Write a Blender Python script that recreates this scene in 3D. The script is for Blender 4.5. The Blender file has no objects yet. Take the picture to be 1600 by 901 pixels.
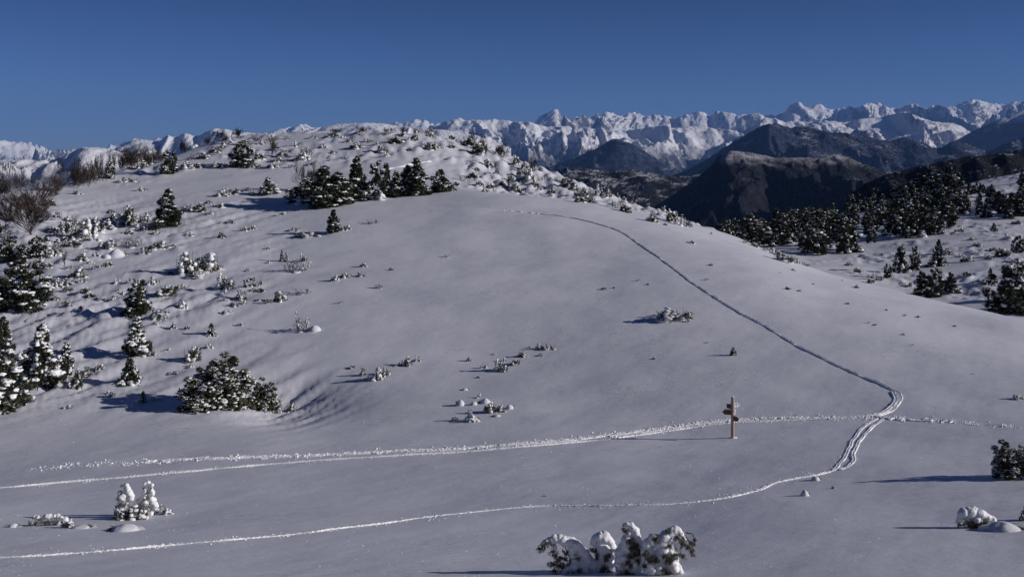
import bpy, math, random
import numpy as np
from mathutils import Vector, Matrix, Euler

S = bpy.context.scene
COL = S.collection
R = math.radians
random.seed(7)
F = 1556.0            # focal length in photograph pixels (35 mm on 36 mm over 1600 px)
HZ = 235.0            # photograph row of the horizon
PXC = 800.0

# ---------------------------------------------------------------- camera
cd = bpy.data.cameras.new('camera'); cam = bpy.data.objects.new('camera', cd); COL.objects.link(cam)
cam.location = (0, 0, 0); cam.rotation_euler = (R(90), 0, 0)
cd.lens = 35.0; cd.sensor_width = 36.0; cd.shift_y = -(450.5 - HZ) / 1600.0
cd.clip_start = 0.1; cd.clip_end = 200000
S.camera = cam
S.view_settings.view_transform = 'Standard'; S.view_settings.look = 'None'
S.view_settings.exposure = 0.18; S.view_settings.gamma = 1.0
S.render.resolution_x = 1024; S.render.resolution_y = 576

# ---------------------------------------------------------------- sun and sky
SUN_EL, SUN_AZ = 20.0, 100.0        # azimuth clockwise from the view direction (+Y)
W = bpy.data.worlds.new("World"); S.world = W; W.use_nodes = True
wn = W.node_tree.nodes; wl = W.node_tree.links; bg = wn['Background']
sky = wn.new('ShaderNodeTexSky'); sky.sky_type = 'NISHITA'; sky.sun_disc = False
sky.sun_elevation = R(SUN_EL); sky.sun_rotation = R(SUN_AZ)
sky.altitude = 2500; sky.air_density = 1.0; sky.dust_density = 0.35; sky.ozone_density = 4.0
tint = wn.new('ShaderNodeMix'); tint.data_type = 'RGBA'; tint.blend_type = 'MULTIPLY'; tint.inputs[0].default_value = 1.0
tint.inputs[7].default_value = (0.36, 0.475, 0.79, 1); wl.new(sky.outputs[0], tint.inputs[6]); 
gtc = wn.new('ShaderNodeTexCoord'); gsp = wn.new('ShaderNodeSeparateXYZ'); wl.new(gtc.outputs['Generated'], gsp.inputs[0])   # clear winter sky deepens quickly above the horizon
gmr = wn.new('ShaderNodeMapRange'); gmr.interpolation_type = 'SMOOTHSTEP'
for i_, v_ in ((1, -0.02), (2, 0.26), (3, 1.18), (4, 0.55)): gmr.inputs[i_].default_value = v_
wl.new(gsp.outputs[2], gmr.inputs[0]); gsc = wn.new('ShaderNodeVectorMath'); gsc.operation = 'SCALE'
wl.new(tint.outputs[2], gsc.inputs[0]); wl.new(gmr.outputs[0], gsc.inputs['Scale']); wl.new(gsc.outputs[0], bg.inputs[0])
bg.inputs[1].default_value = 0.055
sl = bpy.data.lights.new('sun', 'SUN'); sl.energy = 3.4; sl.angle = R(0.53); sl.color = (1.0, 0.95, 0.93)
so = bpy.data.objects.new('sun', sl); COL.objects.link(so)
sd = Vector((math.sin(R(SUN_AZ)) * math.cos(R(SUN_EL)), math.cos(R(SUN_AZ)) * math.cos(R(SUN_EL)), math.sin(R(SUN_EL))))
so.rotation_euler = sd.to_track_quat('Z', 'Y').to_euler()

# ---------------------------------------------------------------- helpers
def tag(o, label=None, cat=None, group=None, kind=None):
    if label: o['label'] = label
    if cat: o['category'] = cat
    if group: o['group'] = group
    if kind: o['kind'] = kind
    return o

def raw_mesh(name, V, T, mats, mi=None, smooth=False):
    """triangles or quads from numpy arrays"""
    V = np.asarray(V, np.float32); T = np.asarray(T, np.int32)
    me = bpy.data.meshes.new(name); k = T.shape[1]
    me.vertices.add(len(V)); me.vertices.foreach_set('co', V.ravel())
    me.loops.add(T.size); me.loops.foreach_set('vertex_index', T.ravel())
    me.polygons.add(len(T)); me.polygons.foreach_set('loop_start', np.arange(0, T.size, k, dtype=np.int32))
    if mi is not None: me.polygons.foreach_set('material_index', np.asarray(mi, np.int32))
    sm = np.zeros(len(T), bool); sm[:] = smooth; me.polygons.foreach_set('use_smooth', sm)
    for m in mats: me.materials.append(m)
    me.update(calc_edges=True); me.validate()
    return me

def link(name, me, parent=None, loc=(0, 0, 0), rot=(0, 0, 0), scale=(1, 1, 1)):
    o = bpy.data.objects.new(name, me); COL.objects.link(o)
    if parent: o.parent = parent
    o.location = loc; o.rotation_euler = rot; o.scale = scale
    return o

def empty(name, loc, rz=0, s=1):
    o = bpy.data.objects.new(name, None); COL.objects.link(o); o.location = loc
    o.rotation_euler = (0, 0, rz); o.scale = (s, s, s); o.empty_display_size = 0.2
    return o

# numpy noise ------------------------------------------------------
_P = np.random.RandomState(11).permutation(256); _P = np.concatenate([_P, _P, _P])
_G = np.stack([np.cos(np.arange(256) * 2.399963), np.sin(np.arange(256) * 2.399963)], 1)
def pn(x, y, seed=0):
    x = np.asarray(x, float) + seed * 17.31; y = np.asarray(y, float) + seed * 9.77
    xi = np.floor(x).astype(int); yi = np.floor(y).astype(int); xf = x - xi; yf = y - yi
    u = xf * xf * xf * (xf * (xf * 6 - 15) + 10); v = yf * yf * yf * (yf * (yf * 6 - 15) + 10)
    def g(i, j, a, b):
        h = _P[(_P[i & 255] + j) & 255]; return _G[h, 0] * a + _G[h, 1] * b
    n00 = g(xi, yi, xf, yf); n10 = g(xi + 1, yi, xf - 1, yf); n01 = g(xi, yi + 1, xf, yf - 1); n11 = g(xi + 1, yi + 1, xf - 1, yf - 1)
    return 1.4 * ((n00 * (1 - u) + n10 * u) * (1 - v) + (n01 * (1 - u) + n11 * u) * v)
def fbm(x, y, o=4, seed=0, g=0.5):
    s = 0; a = 1.0; f = 1.0
    for k in range(o): s = s + a * pn(x * f, y * f, seed + k * 3); a *= g; f *= 2.03
    return s
def ridged(x, y, o=5, seed=0, g=0.5):
    s = 0; a = 1.0; f = 1.0; w = 1.0; t = 0
    for k in range(o):
        n = 1 - np.abs(pn(x * f, y * f, seed + k * 5)); n = n * n
        s = s + a * n * w; t += a; w = np.clip(n * 1.6, 0, 1); a *= g; f *= 2.07
    return s / t
def sm(a, b, x):
    t = np.clip((x - a) / (b - a), 0, 1); return t * t * (3 - 2 * t)

def pchip(x, y, q):
    """monotone cubic through (x,y), evaluated at q (linear extrapolation clamped)"""
    x = np.asarray(x, float); y = np.asarray(y, float); q = np.clip(q, x[0], x[-1])
    h = np.diff(x); d = np.diff(y) / h; m = np.zeros_like(y)
    for i in range(1, len(x) - 1):
        if d[i - 1] * d[i] > 0:
            w1 = 2 * h[i] + h[i - 1]; w2 = h[i] + 2 * h[i - 1]
            m[i] = (w1 + w2) / (w1 / d[i - 1] + w2 / d[i])
    m[0] = d[0]; m[-1] = d[-1]
    k = np.clip(np.searchsorted(x, q, side='right') - 1, 0, len(x) - 2)
    t = (q - x[k]) / h[k]; t2 = t * t; t3 = t2 * t
    return (2*t3 - 3*t2 + 1) * y[k] + (t3 - 2*t2 + t) * h[k] * m[k] + (-2*t3 + 3*t2) * y[k+1] + (t3 - t2) * h[k] * m[k+1]

# ---------------------------------------------------------------- materials
def mat(name, base=(0.8, 0.8, 0.8), rough=0.7):
    m = bpy.data.materials.new(name); m.use_nodes = True
    n = m.node_tree.nodes; b = n['Principled BSDF']
    b.inputs['Base Color'].default_value = (*base, 1); b.inputs['Roughness'].default_value = rough
    b.inputs['Specular IOR Level'].default_value = 0.25
    return m, n, m.node_tree.links, b

def N_(n, t, **kw):
    x = n.new(t)
    for k, v in kw.items():
        if k in x.inputs.keys(): x.inputs[k].default_value = v
        else: setattr(x, k, v)
    return x

def noise_node(n, l, vec, scale, detail=5, rough=0.55):
    t = N_(n, 'ShaderNodeTexNoise'); t.inputs['Scale'].default_value = scale
    t.inputs['Detail'].default_value = detail; t.inputs['Roughness'].default_value = rough
    l.new(vec, t.inputs['Vector']); return t.outputs['Fac']

def ramp(n, l, fac, stops):
    r = n.new('ShaderNodeValToRGB'); e = r.color_ramp.elements
    while len(e) < len(stops): e.new(0.5)
    for i, (p, c) in enumerate(stops): e[i].position = p; e[i].color = (*c, 1) if len(c) == 3 else c
    l.new(fac, r.inputs[0]); return r.outputs[0]

def mapr(n, l, fac, a, b, c=0.0, d=1.0):
    m = n.new('ShaderNodeMapRange'); m.inputs[1].default_value = a; m.inputs[2].default_value = b
    m.inputs[3].default_value = c; m.inputs[4].default_value = d; l.new(fac, m.inputs[0]); return m.outputs[0]

def math_(n, l, op, a, b):
    m = n.new('ShaderNodeMath'); m.operation = op
    for i, v in enumerate((a, b)):
        if isinstance(v, (int, float)): m.inputs[i].default_value = v
        else: l.new(v, m.inputs[i])
    return m.outputs[0]

SNOW = (0.80, 0.81, 0.83)
def snow_ground_mat():
    m, n, l, b = mat('snow_ground', SNOW, 0.55)
    tc = n.new('ShaderNodeTexCoord').outputs['Object']
    mp = n.new('ShaderNodeMapping'); mp.inputs['Rotation'].default_value = (0, 0, R(-14)); l.new(tc, mp.inputs[0])
    mp2 = n.new('ShaderNodeMapping'); mp2.inputs['Scale'].default_value = (0.16, 1.0, 1.0); l.new(mp.outputs[0], mp2.inputs[0])
    a = noise_node(n, l, mp2.outputs[0], 0.9, 5, 0.5)      # wind streaks
    c = noise_node(n, l, tc, 0.35, 6, 0.55)                # soft undulation
    f = noise_node(n, l, tc, 9.0, 4, 0.6)                  # grain
    h = math_(n, l, 'ADD', math_(n, l, 'MULTIPLY', a, 0.06), math_(n, l, 'MULTIPLY', c, 0.22))
    h = math_(n, l, 'ADD', h, math_(n, l, 'MULTIPLY', f, 0.016))
    mp3 = n.new('ShaderNodeMapping'); mp3.inputs['Scale'].default_value = (0.22, 1.0, 1.0); mp3.inputs['Rotation'].default_value = (0, 0, R(8)); l.new(tc, mp3.inputs[0])
    e = noise_node(n, l, mp3.outputs[0], 1.7, 8, 0.68)      # thin wind crust: broken little steps, in patches
    pt = mapr(n, l, noise_node(n, l, tc, 0.16, 3, 0.5), 0.50, 0.62)
    h = math_(n, l, 'ADD', h, math_(n, l, 'MULTIPLY', math_(n, l, 'MULTIPLY', mapr(n, l, e, 0.53, 0.57), pt), 0.045))
    bp = n.new('ShaderNodeBump'); bp.inputs['Strength'].default_value = 1.0; bp.inputs['Distance'].default_value = 0.34
    l.new(h, bp.inputs['Height']); l.new(bp.outputs[0], b.inputs['Normal'])
    col = ramp(n, l, noise_node(n, l, tc, 0.12, 6, 0.6), [(0.3, (0.64, 0.645, 0.70)), (0.7, (0.72, 0.725, 0.77))])
    l.new(col, b.inputs['Base Color'])
    return m
def snow_clump_mat(name='snow_clump', sc=9.0, dist=0.05, c=(0.83, 0.83, 0.84)):
    m, n, l, b = mat(name, c, 0.6)
    tc = n.new('ShaderNodeTexCoord').outputs['Object']
    f = noise_node(n, l, tc, sc, 5, 0.6)
    bp = n.new('ShaderNodeBump'); bp.inputs['Strength'].default_value = 0.8; bp.inputs['Distance'].default_value = dist
    l.new(f, bp.inputs['Height']); l.new(bp.outputs[0], b.inputs['Normal'])
    b.inputs['Subsurface Weight'].default_value = 0.0
    return m
def leaf_mat(name, a, c, sc=1.3):
    m, n, l, b = mat(name, a, 0.6)
    tc = n.new('ShaderNodeTexCoord').outputs['Object']
    l.new(ramp(n, l, noise_node(n, l, tc, sc, 4), [(0.35, a), (0.65, c)]), b.inputs['Base Color'])
    return m
def bark_mat(name, a, c):
    m, n, l, b = mat(name, a, 0.85)
    tc = n.new('ShaderNodeTexCoord').outputs['Object']
    f = noise_node(n, l, tc, 12, 4)
    l.new(ramp(n, l, f, [(0.3, a), (0.7, c)]), b.inputs['Base Color'])
    bp = n.new('ShaderNodeBump'); bp.inputs['Distance'].default_value = 0.01; l.new(f, bp.inputs['Height']); l.new(bp.outputs[0], b.inputs['Normal'])
    return m
M_GROUND = snow_ground_mat()
M_SNOW = snow_clump_mat()
M_CHURN = snow_clump_mat('churned_snow', 14.0, 0.04, (0.93, 0.93, 0.93))
M_DRIFT = snow_clump_mat('drift_snow', 3.0, 0.05, (0.70, 0.70, 0.73))
M_NEEDLE = leaf_mat('pine_needles', (0.026, 0.033, 0.017), (0.058, 0.064, 0.032))
M_NEEDLE2 = leaf_mat('juniper_needles', (0.045, 0.052, 0.024), (0.10, 0.095, 0.045), 3.0)
M_BARK = bark_mat('bark', (0.05, 0.035, 0.025), (0.11, 0.08, 0.055))
M_TWIG = bark_mat('twig_bark', (0.034, 0.026, 0.022), (0.080, 0.060, 0.050))
M_FROST = bark_mat('frosted_twig', (0.15, 0.12, 0.10), (0.60, 0.58, 0.58))

# ---------------------------------------------------------------- the near terrain
PX = [-300, 0, 200, 400, 600, 800, 900, 1000, 1150, 1300, 1450, 1600, 1900]
ROWS = [  # (depth per column, photograph row per column)
 ([3]*13, [1583]*13),
 ([12]*13, [1090]*13),
 ([23]*13, [925,925,922,920,915,912,910,908,900,893,887,882,870]),
 ([33]*13, [855,850,848,845,840,835,832,826,815,806,798,790,775]),
 ([42]*13, [808,800,797,792,785,775,770,764,752,741,731,722,705]),
 ([57]*13, [748,735,727,718,708,700,696,691,683,672,663,655,640]),
 ([70]*13, [675,665,660,655,648,638,632,622,608,598,592,590,588]),
 ([85]*8+[85,85,85,84,76], [585,580,578,574,568,558,550,540,530,526,532,546,587]),
 ([105]*8+[105,105,103,97,81], [500,490,482,475,468,460,456,450,446,462,484,508,586]),
 ([130,130,130,130,130,130,129,128,125,122,112,102,86], [415,402,400,398,392,388,387,387,402,438,470,502,585]),
 ([155,150,152,152,150,147,146,145,142,132,117,106,90], [355,348,350,346,340,338,342,350,381,431,467,500.5,584]),
 ([170,165,178,178,175,168,167,165,152,137,121,110,94], [325,318,305,300,298,304,313,330,373,428.5,465.3,499.7,583.5]),
 ([180,172,192,200,200,185,181,178,154,139,122.5,111,95.5], [317,311,285,268,264,303,315,334,371.5,428.2,465.1,499.6,583.4]),
 ([190,178,208,255,245,235,215,195,158,141,124,112,97], [310,300,266,211,207,248,286,322,370.5,428.5,465.5,500,583.5]),
 ([205,195,225,285,280,262,238,215,180,156,137,122,108], [318,312,280,232,228,262,303,345,398,446,484,516,596]),
 ([260,260,280,330,330,310,290,270,215,190,162,140,128], [400,380,350,330,330,345,370,390,405,426,461,482,530]),
 ([300,300,320,360,360,350,340,320,260,250,210,195,185], [440,430,400,370,370,400,410,410,386,388,407,412,430]),
 ([360,360,370,400,400,390,380,370,330,320,300,290,290], [480,470,440,420,420,440,440,430,374,356,347,341,335]),
 ([440,440,440,460,460,450,450,450,420,420,430,460,480], [540,530,510,490,490,490,480,470,370,337,302,270,235]),
 ([560,560,560,560,560,560,560,560,520,520,540,560,580], [620,600,590,570,570,570,560,550,430,400,370,330,290]),
 ([1000]*13, [850]*13),
]
LY0, LY1, NLY = math.log(3.0), math.log(1000.0), 900
_pxg = np.arange(-300, 1901, 5.0); _lyg = np.linspace(LY0, LY1, NLY)
_D = np.array([pchip(PX, r[0], _pxg) for r in ROWS]); _Q = np.array([pchip(PX, r[1], _pxg) for r in ROWS])
_ZT = np.zeros((len(_pxg), NLY))
for i in range(len(_pxg)):
    q = pchip(_D[:, i], _Q[:, i], np.exp(_lyg)); _ZT[i] = np.exp(_lyg) * (HZ - q) / F
_sh = pchip(PX, ROWS[11][0], _pxg); _cr = pchip(PX, ROWS[13][0], _pxg); _vl = pchip(PX, ROWS[15][0], _pxg)
# soften the joins between the key columns
for _ in range(3):
    _ZT[1:-1] = (_ZT[:-2] + 2 * _ZT[1:-1] + _ZT[2:]) / 4

def base_h(X, Y):
    X = np.asarray(X, float); Y = np.asarray(Y, float); Yc = np.maximum(Y, 3.0)
    px = np.clip(PXC + F * X / Yc, -300, 1899.9); a = (px + 300) / 5.0; i = np.minimum(a.astype(int), len(_pxg) - 2); fa = a - i
    b = (np.log(np.minimum(Yc, 999.0)) - LY0) / (LY1 - LY0) * (NLY - 1); j = np.minimum(b.astype(int), NLY - 2); fb = b - j
    z = (_ZT[i, j] * (1 - fa) + _ZT[i + 1, j] * fa) * (1 - fb) + (_ZT[i, j + 1] * (1 - fa) + _ZT[i + 1, j + 1] * fa) * fb
    near = np.clip(3.0 - Y, 0, 8.0)
    return z + near * 0.34 - near * near * 0.02

def height(X, Y):
    X = np.asarray(X, float); Y = np.asarray(Y, float); z = base_h(X, Y)
    px = np.clip(PXC + F * X / np.maximum(Y, 3), -300, 1900)
    sh = np.interp(px, _pxg, _sh); cr = np.interp(px, _pxg, _cr); vl = np.interp(px, _pxg, _vl)
    # long soft drifts
    z = z + 0.20 * fbm(X / 17, Y / 17, 3, 1) * sm(5, 40, Y) * (1 + sm(200, 450, Y))
    # wind drifts running up the left flank
    c, s_ = 0.47, 0.88; A = X * c + Y * s_; B = -X * s_ + Y * c
    left = sm(560, 250, px) * sm(66, 80, Y) * (1 - sm(150, 190, Y))
    z = z + left * 0.30 * fbm(A / 8, B / 2.0, 4, 4) * (0.5 + sm(-0.3, 0.3, pn(X / 20, Y / 20, 51))) + 0.008 * fbm(A / 7, B / 1.1, 3, 8)
    # hollow under the flank, in shade
    h = np.exp(-((px - 445) / 88) ** 2 - ((Y - 76) / 6.5) ** 2)
    z = z - 1.25 * h + h * 0.34 * fbm(A / 6, B / 1.1, 3, 15)
    # buried shrubs on the top and the strip over the shoulder
    top = sm(0, 1, (Y - sh) / np.maximum(cr - sh, 6) * 2.2 - 0.35) * (1 - sm(cr * 1.1, cr * 1.4, Y)) * (1 - sm(1080, 1160, px)) * sm(60, 210, px)
    l1 = np.maximum(pn(X / 2.6, Y / 3.4, 21) + 0.12, 0) ** 1.2; l2 = np.maximum(pn(X / 1.2, Y / 1.5, 23), 0)
    patch = sm(-0.15, 0.3, pn(X / 14, Y / 16, 26) + 0.2)
    z = z + top * patch * (0.95 * l1 + 0.35 * l2) * np.where(px > 780, 0.5, 1.0)
    strip = sm(690, 760, px) * sm(0, 8, Y - sh - 6) * (1 - sm(1080, 1160, px)) * (1 - sm(cr * 1.1, cr * 1.4, Y))
    z = z + strip * (0.45 * pn(X / 1.5, Y / 4.0, 61) + 0.30 * pn(X / 0.75, Y / 2.2, 62) + 0.8 * np.maximum(pn(X / 3.5, Y / 8, 63), 0))
    # bumpy shrub ground on the left
    lz = sm(430, 200, px) * sm(92, 110, Y) * (1 - sm(150, 175, Y)) * sm(-0.05, 0.25, pn(X / 10, Y / 12, 31) + 0.05)
    z = z + lz * (0.65 * l1 + 0.32 * l2)
    # the far side of the valley: terraces and lumps
    rv = sm(1120, 1180, px) * sm(0, 12, Y - vl + 5)
    z = z + rv * (0.60 * l1 + 0.45 * l2) * sm(-0.1, 0.3, pn(X / 18, Y / 22, 37) + 0.12) + rv * 0.35 * fbm(X / 22, Y / 7, 3, 40)
    return z

# fan grid whose apex lies behind the camera: equal picture density everywhere
APX = -14.0
NU, NR = 860, 760
_ug = np.linspace(-0.86, 0.86, NU); _tg = np.exp(np.linspace(math.log(4.0), math.log(1010.0), NR))   # distance from the apex row
GU, GT = np.meshgrid(_ug, _tg, indexing='ij')
GY = APX + GT; GX = GU * GT
GZ = height(GX, GY)
def ground(X, Y):
    """height of the ground mesh itself"""
    X = np.asarray(X, float); Y = np.asarray(Y, float); t = np.maximum(Y - APX, 4.0); u = X / t
    a = np.clip((u + 0.86) / 1.72 * (NU - 1), 0, NU - 1.001); b = np.clip((np.log(t) - math.log(4.0)) / (math.log(1010.0) - math.log(4.0)) * (NR - 1), 0, NR - 1.001)
    i = a.astype(int); j = b.astype(int); fa = a - i; fb = b - j
    return (GZ[i, j] * (1 - fa) + GZ[i + 1, j] * fa) * (1 - fb) + (GZ[i, j + 1] * (1 - fa) + GZ[i + 1, j + 1] * fa) * fb
def grid_faces(nu, nv):
    idx = np.arange(nu * nv).reshape(nu, nv)
    return np.stack([idx[:-1, :-1], idx[1:, :-1], idx[1:, 1:], idx[:-1, 1:]], -1).reshape(-1, 4)
g = link('snow_ground', raw_mesh('snow_ground', np.stack([GX, GY, GZ], -1).reshape(-1, 3), grid_faces(NU, NR), [M_GROUND], smooth=True))
tag(g, 'smooth wind-brushed snowfield rising to a rounded hilltop', kind='structure')

_ms = np.exp(np.linspace(math.log(14), math.log(560), 5000))
def hit(px, py, far=False):
    """where the line of sight through a photograph pixel meets the ground (far: the hillside across the valley)"""
    u = (px - PXC) / F; Y = _ms if not far else _ms[_ms > np.interp(px, _pxg, _cr) * 1.12]
    zr = Y * (HZ - py) / F; zg = ground(u * Y, Y)
    k = np.nonzero(zg >= zr)[0]
    if len(k) == 0: y = float(Y[np.argmin(zr - zg)])
    else: y = float(Y[k[0]])
    return (u * y, y, float(ground(u * y, y)))

# ---------------------------------------------------------------- far mountains
def mountain_mat(name, tree_z=None, tree_w=150.0, rock_lo=0.45, rock_hi=0.65, sc=1.0, snow=(0.82, 0.82, 0.84),
                 rock=(0.13, 0.12, 0.12), wood=(0.030, 0.028, 0.024), fleck=0.62, bump=20.0, flat=None):
    m, n, l, b = mat(name, snow, 0.8); b.inputs['Specular IOR Level'].default_value = 0.1
    tc = n.new('ShaderNodeTexCoord').outputs['Object']
    geo = n.new('ShaderNodeNewGeometry'); sx = n.new('ShaderNodeSeparateXYZ'); l.new(geo.outputs['True Normal'], sx.inputs[0])
    n1 = noise_node(n, l, tc, 0.004 * sc, 8, 0.62); n2 = noise_node(n, l, tc, 0.02 * sc, 6, 0.65)
    st = math_(n, l, 'ADD', sx.outputs[2], math_(n, l, 'MULTIPLY', math_(n, l, 'SUBTRACT', n2, 0.5), 0.5))
    st = math_(n, l, 'ADD', st, math_(n, l, 'MULTIPLY', math_(n, l, 'SUBTRACT', n1, 0.5), 0.5))
    fs = mapr(n, l, st, rock_lo, rock_hi)
    mx = n.new('ShaderNodeMix'); mx.data_type = 'RGBA'; l.new(fs, mx.inputs[0])
    mx.inputs[6].default_value = (*rock, 1); mx.inputs[7].default_value = (*snow, 1); out = mx.outputs[2]
    if tree_z is not None:
        px_ = n.new('ShaderNodeSeparateXYZ'); l.new(tc, px_.inputs[0])
        zz = math_(n, l, 'ADD', px_.outputs[2], math_(n, l, 'MULTIPLY', math_(n, l, 'SUBTRACT', n1, 0.5), tree_w * 4))
        ft = mapr(n, l, zz, tree_z - tree_w, tree_z + tree_w)
        n3 = noise_node(n, l, tc, 0.05 * sc, 5, 0.75)
        big = noise_node(n, l, tc, 0.0022 * sc, 4, 0.6)
        if flat is not None: n3 = math_(n, l, 'ADD', n3, math_(n, l, 'MULTIPLY', math_(n, l, 'SUBTRACT', sx.outputs[2], flat[0]), flat[1]))
        fl = mapr(n, l, math_(n, l, 'ADD', n3, math_(n, l, 'MULTIPLY', math_(n, l, 'SUBTRACT', big, 0.5), 0.7)), fleck, fleck + 0.10)
        wmix = n.new('ShaderNodeMix'); wmix.data_type = 'RGBA'; l.new(fl, wmix.inputs[0])
        wc = n.new('ShaderNodeMix'); wc.data_type = 'RGBA'; l.new(mapr(n, l, noise_node(n, l, tc, 0.009 * sc, 7, 0.7), 0.42, 0.60), wc.inputs[0])
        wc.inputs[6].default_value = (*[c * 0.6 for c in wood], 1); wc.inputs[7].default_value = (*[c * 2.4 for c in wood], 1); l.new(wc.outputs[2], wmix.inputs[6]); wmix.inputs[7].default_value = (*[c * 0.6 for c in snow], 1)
        m2 = n.new('ShaderNodeMix'); m2.data_type = 'RGBA'; l.new(ft, m2.inputs[0])
        l.new(wmix.outputs[2], m2.inputs[6]); l.new(out, m2.inputs[7]); out = m2.outputs[2]
    l.new(out, b.inputs['Base Color'])
    bp = n.new('ShaderNodeBump'); bp.inputs['Strength'].default_value = 0.9; bp.inputs['Distance'].default_value = bump
    l.new(math_(n, l, 'ADD', n2, math_(n, l, 'MULTIPLY', n1, 2.0)), bp.inputs['Height']); l.new(bp.outputs[0], b.inputs['Normal'])
    return m

def mountain(name, label, keys, Yf, Yc, Yb, zf, material, amp, wl, seed, px0=None, px1=None, step=2.2, rows=150,
             jag=0.0, jagw=400.0, power=1.0, stretch=2.2, octaves=6, crestfree=0.25, warp=0.35):
    kx = [k[0] for k in keys]; ky = [k[1] for k in keys]
    px = np.arange(px0 if px0 is not None else kx[0], px1 if px1 is not None else kx[-1], step)
    py = pchip(kx, ky, px); u = (px - PXC) / F
    zc = Yc * (HZ - py) / F
    kw = max(5, int(90 / step)) | 1; hw = np.hanning(kw + 2)[1:-1]; zs = np.convolve(np.pad(zc, kw // 2, mode='edge'), hw / hw.sum(), 'valid')
    sc_ = np.linspace(0, 1, int(rows * 0.8)) ** 0.9; sb = np.linspace(0, 1, rows - len(sc_) + 1)[1:]
    Y = np.concatenate([Yf + (Yc - Yf) * sc_, Yc + (Yb - Yc) * sb]); s = np.concatenate([sc_, 1 + sb])
    UU, YY = np.meshgrid(u, Y, indexing='ij'); SS = np.broadcast_to(s, UU.shape); XX = UU * YY; ZC = zs[:, None] + (zc - zs)[:, None] * sm(0.62, 1.0, SS)
    prof = np.where(SS <= 1, np.clip(SS, 0, 1) ** power, np.clip(2 - SS, 0, 1) ** 1.2)
    Z = zf + (ZC - zf) * prof
    wx = warp * wl * fbm(XX / wl / 1.5, YY / wl / 2.0, 3, seed + 50)
    rg = ridged((XX + wx) / wl, (YY + 0.6 * wx) / (wl * stretch), octaves, seed)
    cut = crestfree + (1 - crestfree) * sm(1.0, 0.72, SS) ; cut = np.where(SS > 1, crestfree, cut) * sm(0, 0.12, SS)
    Z = Z - amp * (1 - rg) * cut + amp * 0.30 * fbm(XX / (wl * 2.5), YY / (wl * 2.5), 3, seed + 9) * cut
    Z = Z + jag * (fbm(XX / jagw, YY / jagw, 5, seed) + 0.9 * (ridged(XX / jagw * 1.3, YY / jagw * 1.3, 4, seed + 2) - 0.5))
    # bring the skyline back to the keyed one
    want = zc / Yc; got = (Z / YY).max(axis=1); k = (want - got); kk = np.pad(k, 6, mode='edge'); k = np.convolve(kk, np.hanning(15)[1:-1] / np.hanning(15).sum(), 'valid')
    Z = Z + (k[:, None]) * YY * sm(0.35, 0.95, SS) * np.where(SS > 1, np.clip(2 - SS, 0, 1), 1)
    me = raw_mesh(name, np.stack([XX, YY, Z], -1).reshape(-1, 3), grid_faces(len(px), len(Y)), [material], smooth=True)
    return tag(link(name, me), label, kind='structure')

M_ALP = mountain_mat('alpine_snow_rock', None, rock_lo=0.34, rock_hi=0.52, sc=0.8, bump=40, rock=(0.10, 0.10, 0.11))
M_ALP2 = mountain_mat('snow_slopes_over_woods', -60, 170, 0.28, 0.46, 1.2, wood=(0.030, 0.032, 0.042), fleck=0.55, bump=34)
M_BLUE = mountain_mat('wooded_mountain', 520, 60, 0.35, 0.55, 1.6, wood=(0.016, 0.020, 0.036), fleck=0.62, bump=26, flat=(0.82, 0.9))  # bluish wood colour has the blue of sky-lit shade painted in
M_DARK = mountain_mat('dark_wooded_ridge', 2000, 60, 0.35, 0.55, 3.5, wood=(0.0085, 0.009, 0.012), fleck=0.64, bump=14, flat=(0.84, 1.5))
M_WHITE = mountain_mat('smooth_snow_mountain', -230, 130, 0.36, 0.52, 1.2, wood=(0.06, 0.06, 0.075), fleck=0.52, bump=20)

# highest jagged range along the skyline
mountain('mountain_range', 'highest jagged snow range along the horizon',
 [(-500,222),(-200,215),(0,219),(20,222),(60,222),(90,227),(130,228),(150,231),(180,226),(200,220),(213,216),(228,222),(250,214),(300,215),(360,212),(415,210),(440,202),(460,197),(475,194),(490,200),(510,202),(560,196),(610,193),(640,190),(657,187),(672,192),(695,194),
  (720,192),(780,192),(820,191),(838,184),(855,177),(870,170),(880,175),(890,179),(905,174),(918,180),(935,175),(946,174),(960,178),(975,177),(995,175),(1012,181),(1040,176),(1055,181),(1070,180),(1098,174),(1110,181),(1120,174),(1140,176),(1152,180),(1180,177),(1200,180),(1222,178),(1235,165),(1246,160),(1262,167),(1283,163),(1295,168),(1320,168),(1340,167),(1362,160),(1380,164),(1400,168),(1427,163),(1445,168),(1468,165),(1490,166),(1505,160),(1523,155),(1545,161),(1565,163),(1590,158),(1610,156),(1700,165),(1900,170),(2100,172)],
 27000, 36000, 44000, -400, M_ALP, 3400, 3600, 3, step=1.8, rows=220, jag=40, jagw=500, octaves=8, crestfree=0.42, stretch=1.5)
# bright fluted slopes in front of it
mountain('snow_massif', 'broad white massif with fluted gullies below the jagged range',
 [(520,225),(560,200),(600,200),(640,203),(675,199),(695,191),(715,185),(730,188),(760,187),(785,187),(800,190),(830,191),(850,198),(880,197),(930,201),(965,205),(1000,201),(1035,196),(1060,200),(1080,197),(1120,201),(1160,204),(1200,184),(1230,190),(1260,190),(1300,188),(1320,190),(1345,185),(1370,183),(1400,177),(1415,175),(1430,180),(1460,190),(1490,193),(1530,210),(1570,192),(1600,182),(1800,180),(2100,190)],
 15500, 24000, 29000, -900, M_ALP2, 2100, 2300, 8, step=1.6, rows=200, jag=85, jagw=1300, octaves=8, crestfree=0.26, stretch=2.0)
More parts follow.
